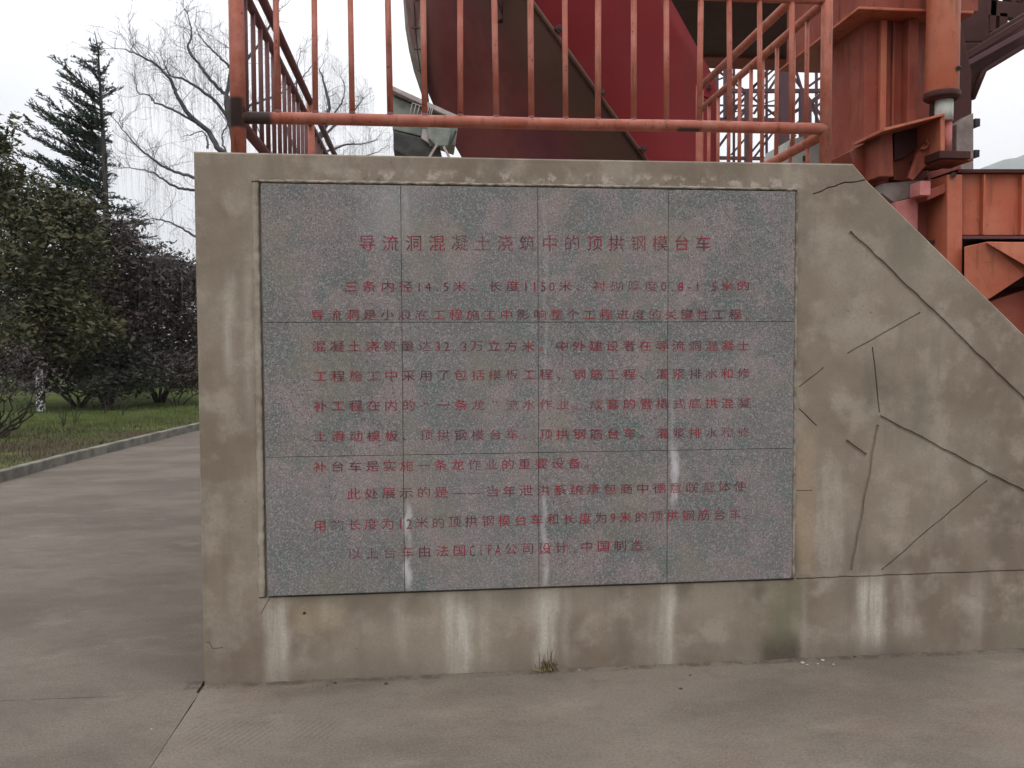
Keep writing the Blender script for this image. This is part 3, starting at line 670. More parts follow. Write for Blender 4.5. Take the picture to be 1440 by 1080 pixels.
part('knee_block', MB().prism([(5.812, 4.947), (6.029, 4.956), (6.036, 4.606), (5.819, 4.586)], 3.1, 3.4), STEEL)

# lower right base girder
gy = 2.30
g1 = part('base_girder', MB().prism([(5.362, 2.988), (6.651, 3.010), (6.665, 2.507), (5.372, 2.495)], gy, gy+.6), STEELL)
part('top_flange', MB().prism([(5.291, 3.010), (6.606, 3.033), (6.607, 3.004), (5.292, 2.982)], gy-.06, gy+.66), DARKS, .002)
part('bottom_flange', MB().prism([(5.338, 2.482), (6.621, 2.494), (6.622, 2.471), (5.338, 2.459)], gy-.06, gy+.66), LATT, .002)
for px_ in (5.531, 5.862, 6.196):
    part('stiffener', MB().box(px_-.008, px_+.008, gy-.045, gy-.001, 2.500, 2.977), STEELL, .002)
part('girder_end_post', MB().prism([(5.163, 2.953), (5.289, 2.955), (5.308, 1.981), (5.182, 1.980)], 2.18, 2.6), STEELL)
part('bolt', MB().tube([(5.196, 2.150, 2.943), (5.216, 2.180, 2.950)], .02, 8), BOLT, 0)
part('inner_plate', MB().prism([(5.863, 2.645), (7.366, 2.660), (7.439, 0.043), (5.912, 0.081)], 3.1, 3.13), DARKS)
part('bracket_shadow_box', MB().prism([(4.878, 3.343), (5.080, 3.381), (5.082, 3.232), (4.967, 3.138), (4.882, 3.114)], 2.45, 2.49), DARKS)  # dark plate added to stand in for shade inside the bracket opening
# bogie box
bgx = part('bogie_box', MB().add([(5.262, 2.100, 2.379), (5.380, 2.000, 2.406), (6.315, 1.900, 2.390), (6.335, 1.900, 1.690), (5.616, 1.900, 2.136), (5.430, 2.000, 1.980), (5.272, 2.100, 1.863),
     (5.805, 2.900, 2.479), (6.019, 2.900, 2.525), (7.193, 2.900, 2.522), (7.216, 2.900, 1.705), (6.377, 2.900, 2.226), (6.076, 2.900, 2.036), (5.817, 2.900, 1.898)],
     [(0, 1, 5, 6), (1, 2, 3, 4, 5), (13, 12, 8, 7), (12, 11, 10, 9, 8), (0, 7, 8, 1), (1, 8, 9, 2), (2, 9, 10, 3), (3, 10, 11, 4), (4, 11, 12, 5), (5, 12, 13, 6), (6, 13, 7, 0)]), STEELL, .004)
part('bogie_gusset', MB().add([(5.340, 1.960, 2.395), (5.706, 1.800, 2.378), (5.712, 1.800, 2.107), (5.568, 1.840, 2.216),
     (5.382, 2.020, 2.403), (5.879, 2.020, 2.407), (5.886, 2.020, 2.126), (5.705, 2.020, 2.235)], [(0, 3, 2, 1), (4, 5, 6, 7), (0, 1, 5, 4), (1, 2, 6, 5), (2, 3, 7, 6), (3, 0, 4, 7)]), STEELL, .003)
part('bogie_frame', MB().prism([(5.449, 1.950), (5.911, 2.095), (5.933, 1.190), (5.465, 1.195)], 2.05, 2.7), STEEL)
part('bogie_frame', MB().prism([(5.190, 1.998), (5.770, 1.999), (5.816, -0.164), (5.228, -0.147)], 2.5, 3.0), STEEL)
for xk in (5.0, 6.3): part('wheel', MB().tube([(xk, 2.55, .28), (xk, 2.75, .28)], .28, 28), DARKS, .01)
part('wheel_frame', MB().box(4.6, 6.9, 2.45, 2.85, .35, .75), STEEL)
# braces between column and girder
part('tie_beam', MB().prism([(4.787, 2.929), (5.327, 2.984), (5.329, 2.891), (5.119, 2.853), (4.887, 2.775), (4.776, 2.848)], 2.45, 2.6), DUSTY)
part('tie_beam', MB().bar((5.003, 2.300, 2.785), (5.243, 2.300, 2.884), .07, .2), STEEL)
part('stop_block', MB().box(4.926, 5.015, 2.16, 2.3, 2.783, 2.894), PINKP, .006)
part('sill_plate', MB().bar((5.082, 2.300, 3.062), (5.360, 2.300, 3.067), .02, .3), STEEL, .002)
part('web_panel', MB().prism([(5.310, 3.072), (5.563, 3.124), (5.566, 2.947), (5.142, 2.940)], 2.6, 2.7), STEEL)
part('lower_post', MB().prism([(4.841, 2.763), (5.027, 2.811), (5.041, 1.989), (4.853, 1.989)], 2.35, 2.7), PINKP)
part('lower_panel', MB().prism([(5.090, 2.789), (5.329, 2.868), (5.336, 2.485), (5.095, 2.448)], 2.45, 2.6), STEEL)
part('lower_panel', MB().prism([(5.281, 2.481), (5.533, 2.520), (5.543, 1.952), (5.290, 1.952)], 2.75, 2.85), DARKS)
part('lower_flange', MB().bar((5.107, 2.400, 2.442), (5.304, 2.400, 2.478), .025, .12), DARKS, .002)

# concrete pier behind the platform
pier = MB().prism([(4.553, 3.387), (4.652, 3.637), (5.001, 3.728), (5.005, 3.395)], 3.9, 4.5)
x0_, z0_ = (4.553, 3.387); x1_, z1_ = (5.005, 3.395)
pier.box(x0_, x1_, 3.9, 4.5, -.004, z0_-.002)
pr = pier.build('concrete_pier', PIER); tag(pr, 'pale concrete pier top seen under the lower rail beside the red column', 'pier')
MB().box(4.775, 4.834, 3.885, 3.91, 3.431, 3.479).build('tie_hole', BOLT, pr)

# ------------------------------------------------------------------ the lattice frame behind
lf = empty('rebar_trolley_frame', (6.5, 13, 0), 'dark purple steel lattice scaffold standing against the sky beyond the trolley', 'scaffold')
LM = [((7.012, 13.000, 7.439), (8.574, 13.000, 7.442), .07), ((7.243, 13.000, 6.922), (9.482, 13.000, 6.983), .075), ((7.094, 13.000, 6.335), (8.632, 13.000, 6.357), .07), ((7.023, 13.000, 5.545), (10.129, 13.000, 5.559), .065),
      ((7.313, 13.000, 7.912), (7.323, 13.000, 6.341), .07), ((7.778, 13.000, 6.937), (7.828, 13.000, 0.528), .08), ((8.551, 13.000, 8.245), (8.626, 13.000, 0.519), .21), ((8.966, 13.000, 7.013), (9.036, 13.000, 0.515), .085), ((7.133, 13.000, 7.500), (7.176, 13.000, 0.535), .06),
      ((9.125, 13.000, 6.796), (9.241, 13.000, 0.513), .09)]
LD = [((7.238, 13.400, 6.118), (8.481, 13.400, 7.615), .045), ((7.344, 13.400, 6.568), (8.639, 13.400, 7.620), .045), ((7.627, 13.400, 6.396), (8.640, 13.400, 7.530), .03), ((7.600, 13.400, 5.705), (8.005, 13.400, 6.164), .035), ((8.024, 13.400, 5.744), (8.415, 13.400, 6.203), .04),
      ((8.333, 13.400, 6.517), (8.806, 13.400, 6.784), .035), ((7.308, 13.400, 7.283), (7.651, 13.400, 7.412), .03), ((7.547, 13.400, 6.573), (8.883, 13.400, 6.982), .022), ((8.988, 13.400, 7.631), (9.168, 13.400, 7.095), .045), ((9.168, 13.400, 7.095), (9.675, 13.400, 7.455), .05),
      ((8.965, 13.400, 6.758), (9.200, 13.400, 7.066), .05), ((8.934, 13.400, 6.607), (9.520, 13.400, 6.953), .07), ((8.938, 13.400, 6.305), (9.681, 13.400, 6.927), .045), ((9.362, 13.400, 6.844), (9.641, 13.400, 6.245), .04), ((9.362, 13.400, 6.844), (9.647, 13.400, 7.078), .09), ((7.220, 13.400, 6.416), (7.623, 13.400, 6.874), .035), ((8.736, 13.400, 5.773), (9.019, 13.400, 6.156), .06), ((7.345, 13.400, 6.389), (7.936, 13.400, 6.957), .035), ((9.353, 13.400, 7.642), (9.671, 13.400, 7.711), .06), ((7.500, 14.000, 5.964), (8.206, 14.000, 6.910), .05), ((8.338, 14.000, 6.758), (8.950, 14.000, 7.704), .05), ((8.253, 14.000, 7.143), (8.993, 14.000, 6.618), .04), ((7.522, 14.000, 7.663), (8.139, 14.000, 7.248), .04), ((8.346, 14.000, 5.794), (8.960, 14.000, 6.586), .04), ((7.875, 14.000, 7.858), (7.890, 14.000, 5.692), .045), ((8.621, 14.000, 7.880), (8.641, 14.000, 5.706), .045), ((7.365, 14.000, 6.919), (8.990, 14.000, 6.945), .035), ((9.146, 14.000, 7.710), (9.982, 14.000, 6.641), .045), ((9.767, 14.000, 8.040), (9.794, 14.000, 5.727), .05)]
for a, b, w in LM: MB().bar(a, b, w).build('lattice_member', LATT, lf)
for a, b, w in LD: MB().bar(a, b, w).build('lattice_brace', LATT, lf)
part('hanging_bracket', MB().box(5.499, 5.551, 5.5, 5.56, 4.883, 4.974), DARKS)

# ------------------------------------------------------------------ plants
def leaf_mat(name, a, b, c3=None, scale=2.0, rough=.6):
    M = Mat(name, rough, .35)
    c = M.mix(M.ramp(M.noise(scale, 2, .5), .35, .65), a, b)
    c = M.mix(M.ramp(M.noise(9, 2, .6, off=(2, 3, 4)), .48, .62, 0, .8), c, c3 or b)
    M.color(c)
    return M
L_GREEN = leaf_mat('olive_leaves', (.028, .036, .016), (.08, .082, .036), (.10, .072, .04), 1.1)
L_BROWN = leaf_mat('brown_purple_leaves', (.036, .029, .024), (.082, .056, .048), (.13, .10, .095))
L_DARK = leaf_mat('dark_shrub_leaves', (.026, .033, .021), (.055, .057, .038), (.08, .062, .055))
L_CEDAR = leaf_mat('cedar_needles', (.02, .038, .024), (.045, .07, .05), (.03, .04, .028))

def leaves(mb, centres, rad, count, size, flat=.7):
    for _ in range(count):
        c = random.choice(centres); p = Vector(c)+Vector((random.gauss(0, rad), random.gauss(0, rad), random.gauss(0, rad*flat)))
        s_ = size*(U(.35, .8) if random.random() < .6 else U(.9, 1.6)); u = Vector((U(-1, 1), U(-1, 1), U(-.6, .6))).normalized(); v = u.cross(Vector((U(-1, 1), U(-1, 1), U(-1, 1)))).normalized()
        mb.add([p-u*s_, p+v*s_*.38, p+u*s_, p-v*s_*.38], [(0, 1, 2, 3)])
def crown_points(ells, n, shell=.55):
    out = []
    for _ in range(n):
        c, rx, ry, rz = random.choice(ells)
        d_ = Vector((random.gauss(0, 1), random.gauss(0, 1), random.gauss(0, 1))).normalized()*(U(shell, 1)**.7)*(1+.22*mnoise.noise(Vector((U(0, 9), U(0, 9), 0))))
        out.append(Vector(c)+Vector((d_.x*rx, d_.y*ry, d_.z*rz)))
    return out
def wander(a, b, n, amp):
    pts = [lerp(a, b, i/n) for i in range(n+1)]
    for i in range(1, n): pts[i] = pts[i]+Vector((U(-amp, amp), U(-amp, amp), U(-amp, amp)*.6))
    return pts
def broadleaf(name, base, ells, nclump, nleaf, size, crad, mat, label, cat='tree', group=None, trunk_r=.09, nbr=14, fork=.35, multi=1, white=0):
    t = empty(name, base, label, cat, group)
    pts = crown_points(ells, nclump); top = max(p.z for p in pts)
    tb = MB()
    cx_ = sum((Vector(e[0]) for e in ells), Vector())/len(ells)
    forks = []
    for k in range(multi):
        fz = base[2]+(cx_.z-base[2])*fork*U(.8, 1.2); a = 2*math.pi*k/max(1, multi)
        s_ = .0 if multi == 1 else .35
        fp = Vector((base[0]+math.cos(a)*s_*(1+fz*.3), base[1]+math.sin(a)*s_, fz)); forks.append(fp)
        tb.tube([Vector(base)+Vector((math.cos(a)*.06*(multi > 1), math.sin(a)*.06*(multi > 1), -.05)), lerp(base, fp, .5)+Vector((U(-.04, .04), U(-.04, .04), 0)), fp], [trunk_r, trunk_r*.85, trunk_r*.7], 9)
    tb.build('trunk', BARK, t)
    if white:
        q = MB(); q.tube([Vector(base)+Vector((0, 0, -.02)), lerp(base, forks[0], .5*white)+Vector((0, 0, 0)), lerp(base, forks[0], white)], [trunk_r*1.06, trunk_r*.97, trunk_r*.9], 10, False); q.build('whitewash_band', WHITE, t)
    bb = MB()
    for _ in range(nbr):
        p = random.choice(pts); fp = random.choice(forks); w = wander(fp, p, 4, .12*(p-fp).length*.5)
        bb.tube(w, [trunk_r*.5, trunk_r*.38, trunk_r*.28, trunk_r*.16, trunk_r*.06], 5, False)
        for _ in range(3):
            q = random.choice(w[1:4]); e = q+Vector((U(-.7, .7), U(-.7, .7), U(-.1, .8)))*.8
            bb.tube(wander(q, e, 3, .06), [trunk_r*.2, trunk_r*.13, trunk_r*.08, trunk_r*.03], 4, False)
    bb.build('branches', BARK, t)['kind'] = 'stuff'
    lb = MB(); leaves(lb, pts, crad, nleaf, size); lb.build('foliage', mat, t)['kind'] = 'stuff'
    return t

# cedar
cb = (-8.398, 22.000, 0.08)
ced = empty('cedar_tree', cb, 'tall dark cedar with a bare pointed top rising behind the shrubs at the left', 'tree')
trunk_line = [Vector(cb), (-8.287, 22.000, 3.133), (-8.287, 22.000, 5.650), (-8.288, 22.000, 7.316), (-8.338, 22.000, 8.558), (-8.373, 22.000, 9.589), (-8.393, 22.000, 10.411), (-8.480, 22.000, 10.942)]
trunk_line = [Vector(q) for q in trunk_line]
MB().tube(trunk_line, [.17, .12, .085, .07, .05, .035, .022, .01], 9).build('trunk', BARK, ced)
CB = [ # start pixel on trunk, mid, tip
 ((-8.394, 22.000, 10.370), (-8.511, 22.000, 10.489), (-8.608, 22.000, 10.609)), ((-8.402, 22.000, 10.041), (-8.512, 21.600, 9.944), (-8.805, 21.400, 9.908)), ((-8.388, 22.000, 9.795), (-8.717, 22.300, 9.965), (-9.150, 22.600, 10.219)), ((-8.390, 22.000, 9.712), (-8.247, 22.000, 9.840), (-8.165, 22.000, 9.945)),
 ((-8.368, 22.000, 8.971), (-8.665, 21.600, 9.292), (-9.263, 21.000, 9.641)), ((-8.371, 22.000, 8.847), (-9.093, 22.400, 9.403), (-9.892, 22.800, 9.841)), ((-8.356, 22.000, 8.661), (-8.560, 21.400, 8.831), (-8.936, 20.800, 8.841)), ((-8.353, 22.000, 8.765), (-8.683, 22.000, 9.169), (-9.172, 22.000, 9.525)), ((-8.361, 22.000, 8.454), (-8.753, 22.000, 8.754), (-9.344, 22.000, 8.986)),
 ((-8.342, 22.000, 9.219), (-8.179, 22.000, 9.347), (-7.881, 21.600, 9.151)), ((-8.328, 22.000, 8.972), (-8.146, 22.000, 9.059), (-8.025, 22.300, 9.276)), ((-8.320, 22.000, 8.455), (-8.158, 22.000, 8.521), (-8.215, 22.500, 8.572)), ((-8.357, 22.000, 9.425), (-8.573, 22.000, 9.583), (-8.728, 22.000, 9.785)),
 ((-8.305, 22.000, 7.420), (-8.931, 21.300, 7.990), (-9.610, 20.500, 8.307)), ((-8.308, 22.000, 7.316), (-9.410, 22.500, 8.040), (-10.660, 23.000, 8.778)), ((-8.300, 22.000, 7.627), (-8.967, 22.000, 8.172), (-9.779, 21.600, 8.514)), ((-8.315, 22.000, 7.004), (-9.240, 21.800, 7.560), (-9.954, 21.000, 7.928)), ((-8.300, 22.000, 6.796), (-9.867, 22.600, 7.633), (-11.497, 23.200, 8.470)), ((-8.278, 22.000, 7.731), (-8.730, 22.000, 8.053), (-9.197, 22.000, 8.537)), ((-8.294, 22.000, 7.067), (-8.833, 21.500, 7.274), (-9.400, 21.000, 7.366)), ((-8.304, 22.000, 6.651), (-9.039, 22.000, 6.888), (-10.026, 22.000, 7.180)), ((-8.308, 22.000, 6.442), (-9.640, 22.500, 6.982), (-11.163, 23.000, 7.594)), ((-8.312, 22.000, 6.276), (-9.049, 21.500, 6.478), (-9.802, 21.000, 6.546)), ((-8.322, 22.000, 5.859), (-9.257, 22.000, 6.158), (-10.245, 22.000, 6.413)),
 ((-8.295, 22.000, 7.835), (-8.173, 22.000, 7.900), (-8.077, 22.000, 7.736)), ((-8.293, 22.000, 7.108), (-8.149, 22.000, 7.236), (-8.032, 22.000, 7.072)), ((-8.268, 22.000, 8.146), (-8.483, 22.000, 8.348), (-8.573, 21.000, 8.277)), ((-8.282, 22.000, 6.693), (-8.119, 22.000, 6.779), (-7.961, 22.000, 6.656)),
 ((-8.281, 22.000, 5.901), (-7.719, 21.600, 5.923), (-7.076, 21.200, 5.659)), ((-8.287, 22.000, 5.650), (-7.958, 22.400, 5.761), (-7.513, 22.800, 5.658)), ((-8.297, 22.000, 5.232), (-7.599, 21.500, 5.291), (-6.789, 21.000, 5.064)), ((-8.284, 22.000, 4.918), (-7.716, 22.000, 5.029), (-6.988, 22.000, 4.825)), ((-8.292, 22.000, 4.604), (-7.882, 22.600, 4.850), (-7.176, 23.000, 4.687)), ((-8.292, 22.000, 5.441), (-8.870, 22.000, 5.643), (-9.664, 22.000, 5.841)), ((-8.302, 22.000, 4.185), (-7.589, 22.000, 4.357), (-6.675, 22.000, 4.195)), ((-8.257, 22.000, 6.068), (-8.013, 22.000, 6.155), (-7.732, 22.000, 6.075))]
for _ in range(26):
    t = U(.3, 1)
    zz = trunk_line[5].z+(trunk_line[2].z-trunk_line[5].z)*t; a = Vector((trunk_line[3].x+U(-.05, .05), 22, zz))
    ln = U(.5, 2.1)*(.45+.75*t); ang = U(.35, .8)
    c_ = a+Vector((-ln*math.cos(ang), U(-1, 1), ln*math.sin(ang)*.9)); CB.append((a, lerp(a, c_, .5)+Vector((0, 0, -.18*ln+U(-.1, .1))), c_))
for k in range(len(CB)):
    a, b, c_ = CB[k]; CB[k] = (a, Vector(b)+Vector((U(-.1, .1), U(-.2, .2), U(-.22, .1))), Vector(c_)+Vector((U(-.12, .12), U(-.2, .2), U(-.05, .16))))
limb_m = MB(); need = MB()
for a, b, c_ in CB:
    a, b, c_ = Vector(a), Vector(b), Vector(c_)
    L = (c_-a).length; n = max(5, int(L/.14)); pts = []
    for i in range(n+1):
        t = i/n; pts.append(a*(1-t)**2+b*2*t*(1-t)+c_*t*t)
    limb_m.tube(pts, [.035*(1-i/n)*min(1, L/2)+.006 for i in range(n+1)], 4, False)
    ax = (c_-a).normalized()
    for i in range(1, n+1):
        t = i/n
        for _ in range(4 if t < .6 else 3):
            side = ax.cross(Vector((0, 0, 1))).normalized()*random.choice((-1, 1))
            w = (side*U(.3, 1)+ax*U(.5, 1.1)+Vector((0, 0, U(-.15, .55)))).normalized(); ln = U(.2, .65)*min(1, L/1.5)*(1.15-t*.6)
            p0 = pts[i]+Vector((U(-.04, .04), U(-.04, .04), U(-.04, .04)))
            k = max(3, int(ln/.035))
            for j in range(k):
                q = p0+w*ln*j/k
                for _ in range(2):
                    v = (w*U(.3, 1)+Vector((U(-1, 1), U(-1, 1), U(-.7, .9)))*.7).normalized()*U(.05, .11); h = v.cross(Vector((U(-1, 1), U(-1, 1), U(-1, 1)))).normalized()*.017
                    need.add([q-h, q+h, q+v], [(0, 1, 2)])
# tufts close to the leader
for i in range(260):
    t = random.random(); z0 = (-8.428, 22.000, 10.615)[2]; z1 = (-8.282, 22.000, 5.023)[2]; z = z0+(z1-z0)*t
    for k in range(len(trunk_line)-1):
        if trunk_line[k].z <= z <= trunk_line[k+1].z:
            q0 = trunk_line[k].lerp(trunk_line[k+1], (z-trunk_line[k].z)/(trunk_line[k+1].z-trunk_line[k].z)); break
    w = Vector((U(-1, 1), U(-1, 1), U(-.1, .6))).normalized(); ln = U(.1, .38)
    for j in range(10):
        q = q0+w*ln*j/10
        for _ in range(2):
            v = Vector((U(-1, 1), U(-1, 1), U(-.6, 1))).normalized()*U(.03, .08); h = v.orthogonal().normalized()*.016
            need.add([q-h, q+h, q+v], [(0, 1, 2)])
limb_m.build('limbs', BARK, ced)['kind'] = 'stuff'; need.build('needles', L_CEDAR, ced)['kind'] = 'stuff'

# broadleaf trees and shrubs at the left
G = 'evergreen shrubs and trees beyond the lawn'
broadleaf('evergreen_tree', (-8.299, 17.460, 0.08), [((-8.413, 17.500, 4.158), 1.7, 1.4, 1.35), ((-7.931, 17.500, 3.731), 1.3, 1.2, 1.3), ((-8.629, 17.000, 2.836), 1.7, 1.3, 1.2), ((-7.890, 18.000, 4.928), .8, .8, .55), ((-7.843, 17.000, 2.160), 1.6, 1.2, .7), ((-8.871, 17.500, 5.351), .9, .8, .6)], 260, 22000, .075, .25, L_GREEN,
  'leafy olive-green tree with a whitewashed lower trunk at the lawn edge', group=G, trunk_r=.10, white=.55, fork=.55, nbr=30)
broadleaf('purple_leaf_tree', (-7.490, 19.500, 0.08), [((-7.677, 19.500, 3.935), 1.5, 1.1, .95), ((-6.685, 19.800, 3.586), 1.2, 1.0, .85), ((-6.892, 19.000, 2.771), 1.5, 1.2, 1.0), ((-8.049, 19.000, 2.956), 1.3, 1.1, 1.1), ((-6.178, 20.000, 3.897), .75, .8, .45), ((-7.565, 20.000, 4.761), .7, .7, .5)], 220, 17000, .07, .24, L_BROWN,
  'dark tree with brownish purple leaves right of the whitewashed trunk', group=G, trunk_r=.09, multi=3, fork=.3, nbr=30)
broadleaf('dark_shrub', (-6.408, 20.500, 0.08), [((-6.556, 20.500, 2.348), 1.3, 1.1, 1.2), ((-5.775, 20.500, 2.648), 1.0, 1.0, 1.3), ((-6.982, 20.000, 1.648), 1.3, 1.0, .9), ((-5.759, 21.000, 3.487), .6, .7, .55), ((-5.569, 22.000, 2.925), 1.1, 1, 1.0)], 200, 17000, .065, .24, L_BROWN,
  'dense dark shrub with dull red leaf tips beside the left edge of the wall', 'shrub', G, .05, 20, .25, 5)
broadleaf('dark_shrub', (-8.026, 19.000, 0.08), [((-7.904, 19.000, 1.652), 1.5, 1.1, .9), ((-8.878, 19.400, 1.467), 1.3, 1.0, .85), ((-6.932, 18.500, 1.189), 1.2, .9, .62), ((-9.811, 19.500, 1.850), 1.5, 1.1, 1.1)], 200, 16000, .065, .22, L_DARK,
  'broad blackish green shrub behind the whitewashed trunk', 'shrub', G, .05, 20, .25, 5)
broadleaf('low_bush', (-6.801, 17.600, 0.08), [((-6.792, 17.600, 0.765), .65, .5, .32), ((-6.224, 18.200, 0.826), .6, .5, .32)], 60, 3500, .05, .12, L_DARK,
  'low bush with bluish leaves at the back of the lawn', 'bush', G, .02, 10, .3, 4)
broadleaf('low_bush', (-5.552, 19.200, 0.08), [((-5.536, 19.200, 1.070), .9, .6, .5), ((-4.968, 19.500, 0.961), .8, .6, .5)], 70, 5000, .05, .15, L_BROWN,
  'low reddish brown bush touching the left edge of the wall', 'bush', G, .02, 10, .3, 4)
broadleaf('backdrop_tree', (-12.375, 27.000, 0.08), [((-12.268, 27.000, 3.921), 3.6, 2, 2.3), ((-10.146, 27.000, 2.674), 3.2, 2, 1.8), ((-8.259, 28.000, 2.183), 2.8, 2, 1.6), ((-14.554, 26.000, 4.314), 3.5, 2, 3)], 300, 16000, .14, .4, L_DARK,
  'dark mass of tall foliage closing the view behind the shrubs', group=G, trunk_r=.2, fork=.5, nbr=20)
broadleaf('overhanging_tree', (-6.412, 10.000, 0.08), [((-6.242, 10.300, 4.598), .85, .9, 1.2), ((-6.383, 10.300, 3.465), .95, .9, .9), ((-5.870, 10.400, 5.013), .25, .3, .18), ((-5.859, 10.200, 4.246), .30, .4, .35), ((-6.053, 10.400, 2.448), .55, .6, .8)], 140, 6500, .055, .13, L_GREEN,
  'tree at the left edge of the photo with loose leafy twigs against the sky', group=G, trunk_r=.07, fork=.5, nbr=34)
# bare stemmed shrub near the kerb
sb_ = empty('bare_shrub', (-6.312, 11.200, 0.08), 'bare shrub with crooked dark stems at the left end of the kerb', 'shrub')
sm = MB()
for tip in ((-5.535, 11.200, 1.021), (-5.773, 11.400, 0.689), (-5.815, 11.000, 1.129), (-5.675, 11.800, 0.894), (-6.159, 11.300, 1.270), (-5.719, 11.000, 0.422), (-6.354, 11.000, 1.520), (-6.005, 10.800, 0.802), (-5.694, 11.600, 0.625)):
    b0 = Vector((-6.312, 11.200, 0.08)); w = wander(b0, tip, 6, .09); sm.tube(w, [.026, .022, .018, .015, .012, .008, .003], 5, False)
    for _ in range(5):
        q = random.choice(w[2:6]); sm.tube(wander(q, q+Vector((U(-.3, .35), U(-.3, .3), U(.0, .4))), 3, .04), [.008, .006, .004, .002], 4, False)
sm.build('stems', BARK, sb_)['kind'] = 'stuff'
lb = MB(); leaves(lb, [(-6.082, 11.000, 1.034), (-6.243, 11.000, 1.399), (-6.042, 11.300, 1.269), (-5.801, 11.400, 0.952), (-5.793, 11.800, 1.062), (-6.047, 11.200, 1.517), (-5.891, 11.500, 1.451)], .22, 1300, .045); lb.build('foliage', L_BROWN, sb_)['kind'] = 'stuff'
for bx in ((-6.117, 13.400, 0.08), (-6.434, 16.500, 0.08), (-5.875, 16.000, 0.08), (-6.100, 13.900, 0.08)):
    s1 = empty('sapling', bx, 'thin leafless sapling stem standing in the lawn', 'sapling', 'thin stems in the lawn'); mm = MB()
    for _ in range(3): mm.tube(wander(bx, Vector(bx)+Vector((U(-.12, .3), U(-.1, .1), U(.45, .75))), 5, .035), [.012, .010, .008, .006, .004, .002], 5, False)
    mm.build('stem', BARK, s1)

# willows
def willow(name, base, limbs, label, ntw, nhang, hang, seed):
    random.seed(seed)
    t = empty(name, base, label, 'tree', 'bare willows behind the railing')
    tw = MB(); tips = []
    for k, (L, rad) in enumerate(limbs):
        L = [Vector(p) for p in L]; P = []
        dy = U(-.9, .9)
        for i, p in enumerate(L): P.append(p+Vector((0, dy*i/len(L), 0)))
        # smooth
        S = []
        for i in range(len(P)-1):
            p0, p1, p2, p3 = P[max(0, i-1)], P[i], P[i+1], P[min(len(P)-1, i+2)]
            for j in range(6):
                u = j/6; q = .5*((2*p1)+(-p0+p2)*u+(2*p0-5*p1+4*p2-p3)*u*u+(-p0+3*p1-3*p2+p3)*u**3)
                S.append(q+Vector((U(-1, 1), U(-1, 1), U(-1, 1)))*.018)
        S.append(P[-1]); n = len(S)
        m_ = MB(); rad *= .95; m_.tube(S, [rad*(1-.86*i/(n-1)) for i in range(n)], 7, False); m_.build('limb', BARKW, t)
        def grow(p, dr, ln, r_, depth):
            pts = [p]; dd = dr.normalized(); kk = 5 if depth else 7
            for _ in range(kk):
                dd = (dd+Vector((U(-1, 1), U(-1, 1), U(-.7, .8)))*.42).normalized(); pts.append(pts[-1]+dd*ln/kk)
            tw.tube(pts, [r_*(1-.75*i/kk) for i in range(kk+1)], 4, False)
            tips.extend(pts[2:])
            if depth < 2:
                for _ in range(3 if depth == 0 else 2): 
                    q = random.choice(pts[1:]); grow(q, dd+Vector((U(-1, 1), U(-1, 1), U(-.5, .9))), ln*.6, r_*.6, depth+1)
        for _ in range(int(ntw*n/20)):
            i = random.randint(int(n*.22), n-1); ax = (S[min(n-1, i+1)]-S[max(0, i-1)]).normalized()
            grow(S[i], ax*.6+Vector((U(-1, 1), U(-1, 1), U(-.3, 1))), U(.35, 1.1)*hang[2], max(.0045, min(.009, rad*.14)), 0)
    tw.build('twigs', BARKW, t)['kind'] = 'stuff'
    hm_ = MB()
    for _ in range(nhang):
        p = random.choice(tips); ln = U(*hang[:2]); sx, sy = U(-.08, .08), U(-.08, .08)
        pts = [p, p+Vector((sx, sy, .02)), p+Vector((sx*1.6, sy*1.6, -ln*.4)), p+Vector((sx*1.7+U(-.05, .05), sy*1.8, -ln))]
        w = .001; a = U(0, 3.14); e = Vector((math.cos(a)*w, math.sin(a)*w, 0))
        V = []
        for q in pts: V += [q-e, q+e]
        hm_.add(V, [(0, 1, 3, 2), (2, 3, 5, 4), (4, 5, 7, 6)])
    hm_.build('hanging_twigs', TWIG, t)['kind'] = 'stuff'
WB = (-3.411, 18.000, 0.08)
T1, T2, T3 = (-3.339, 18.000, 4.532), (-3.589, 18.000, 6.323), (-3.748, 18.000, 7.283)
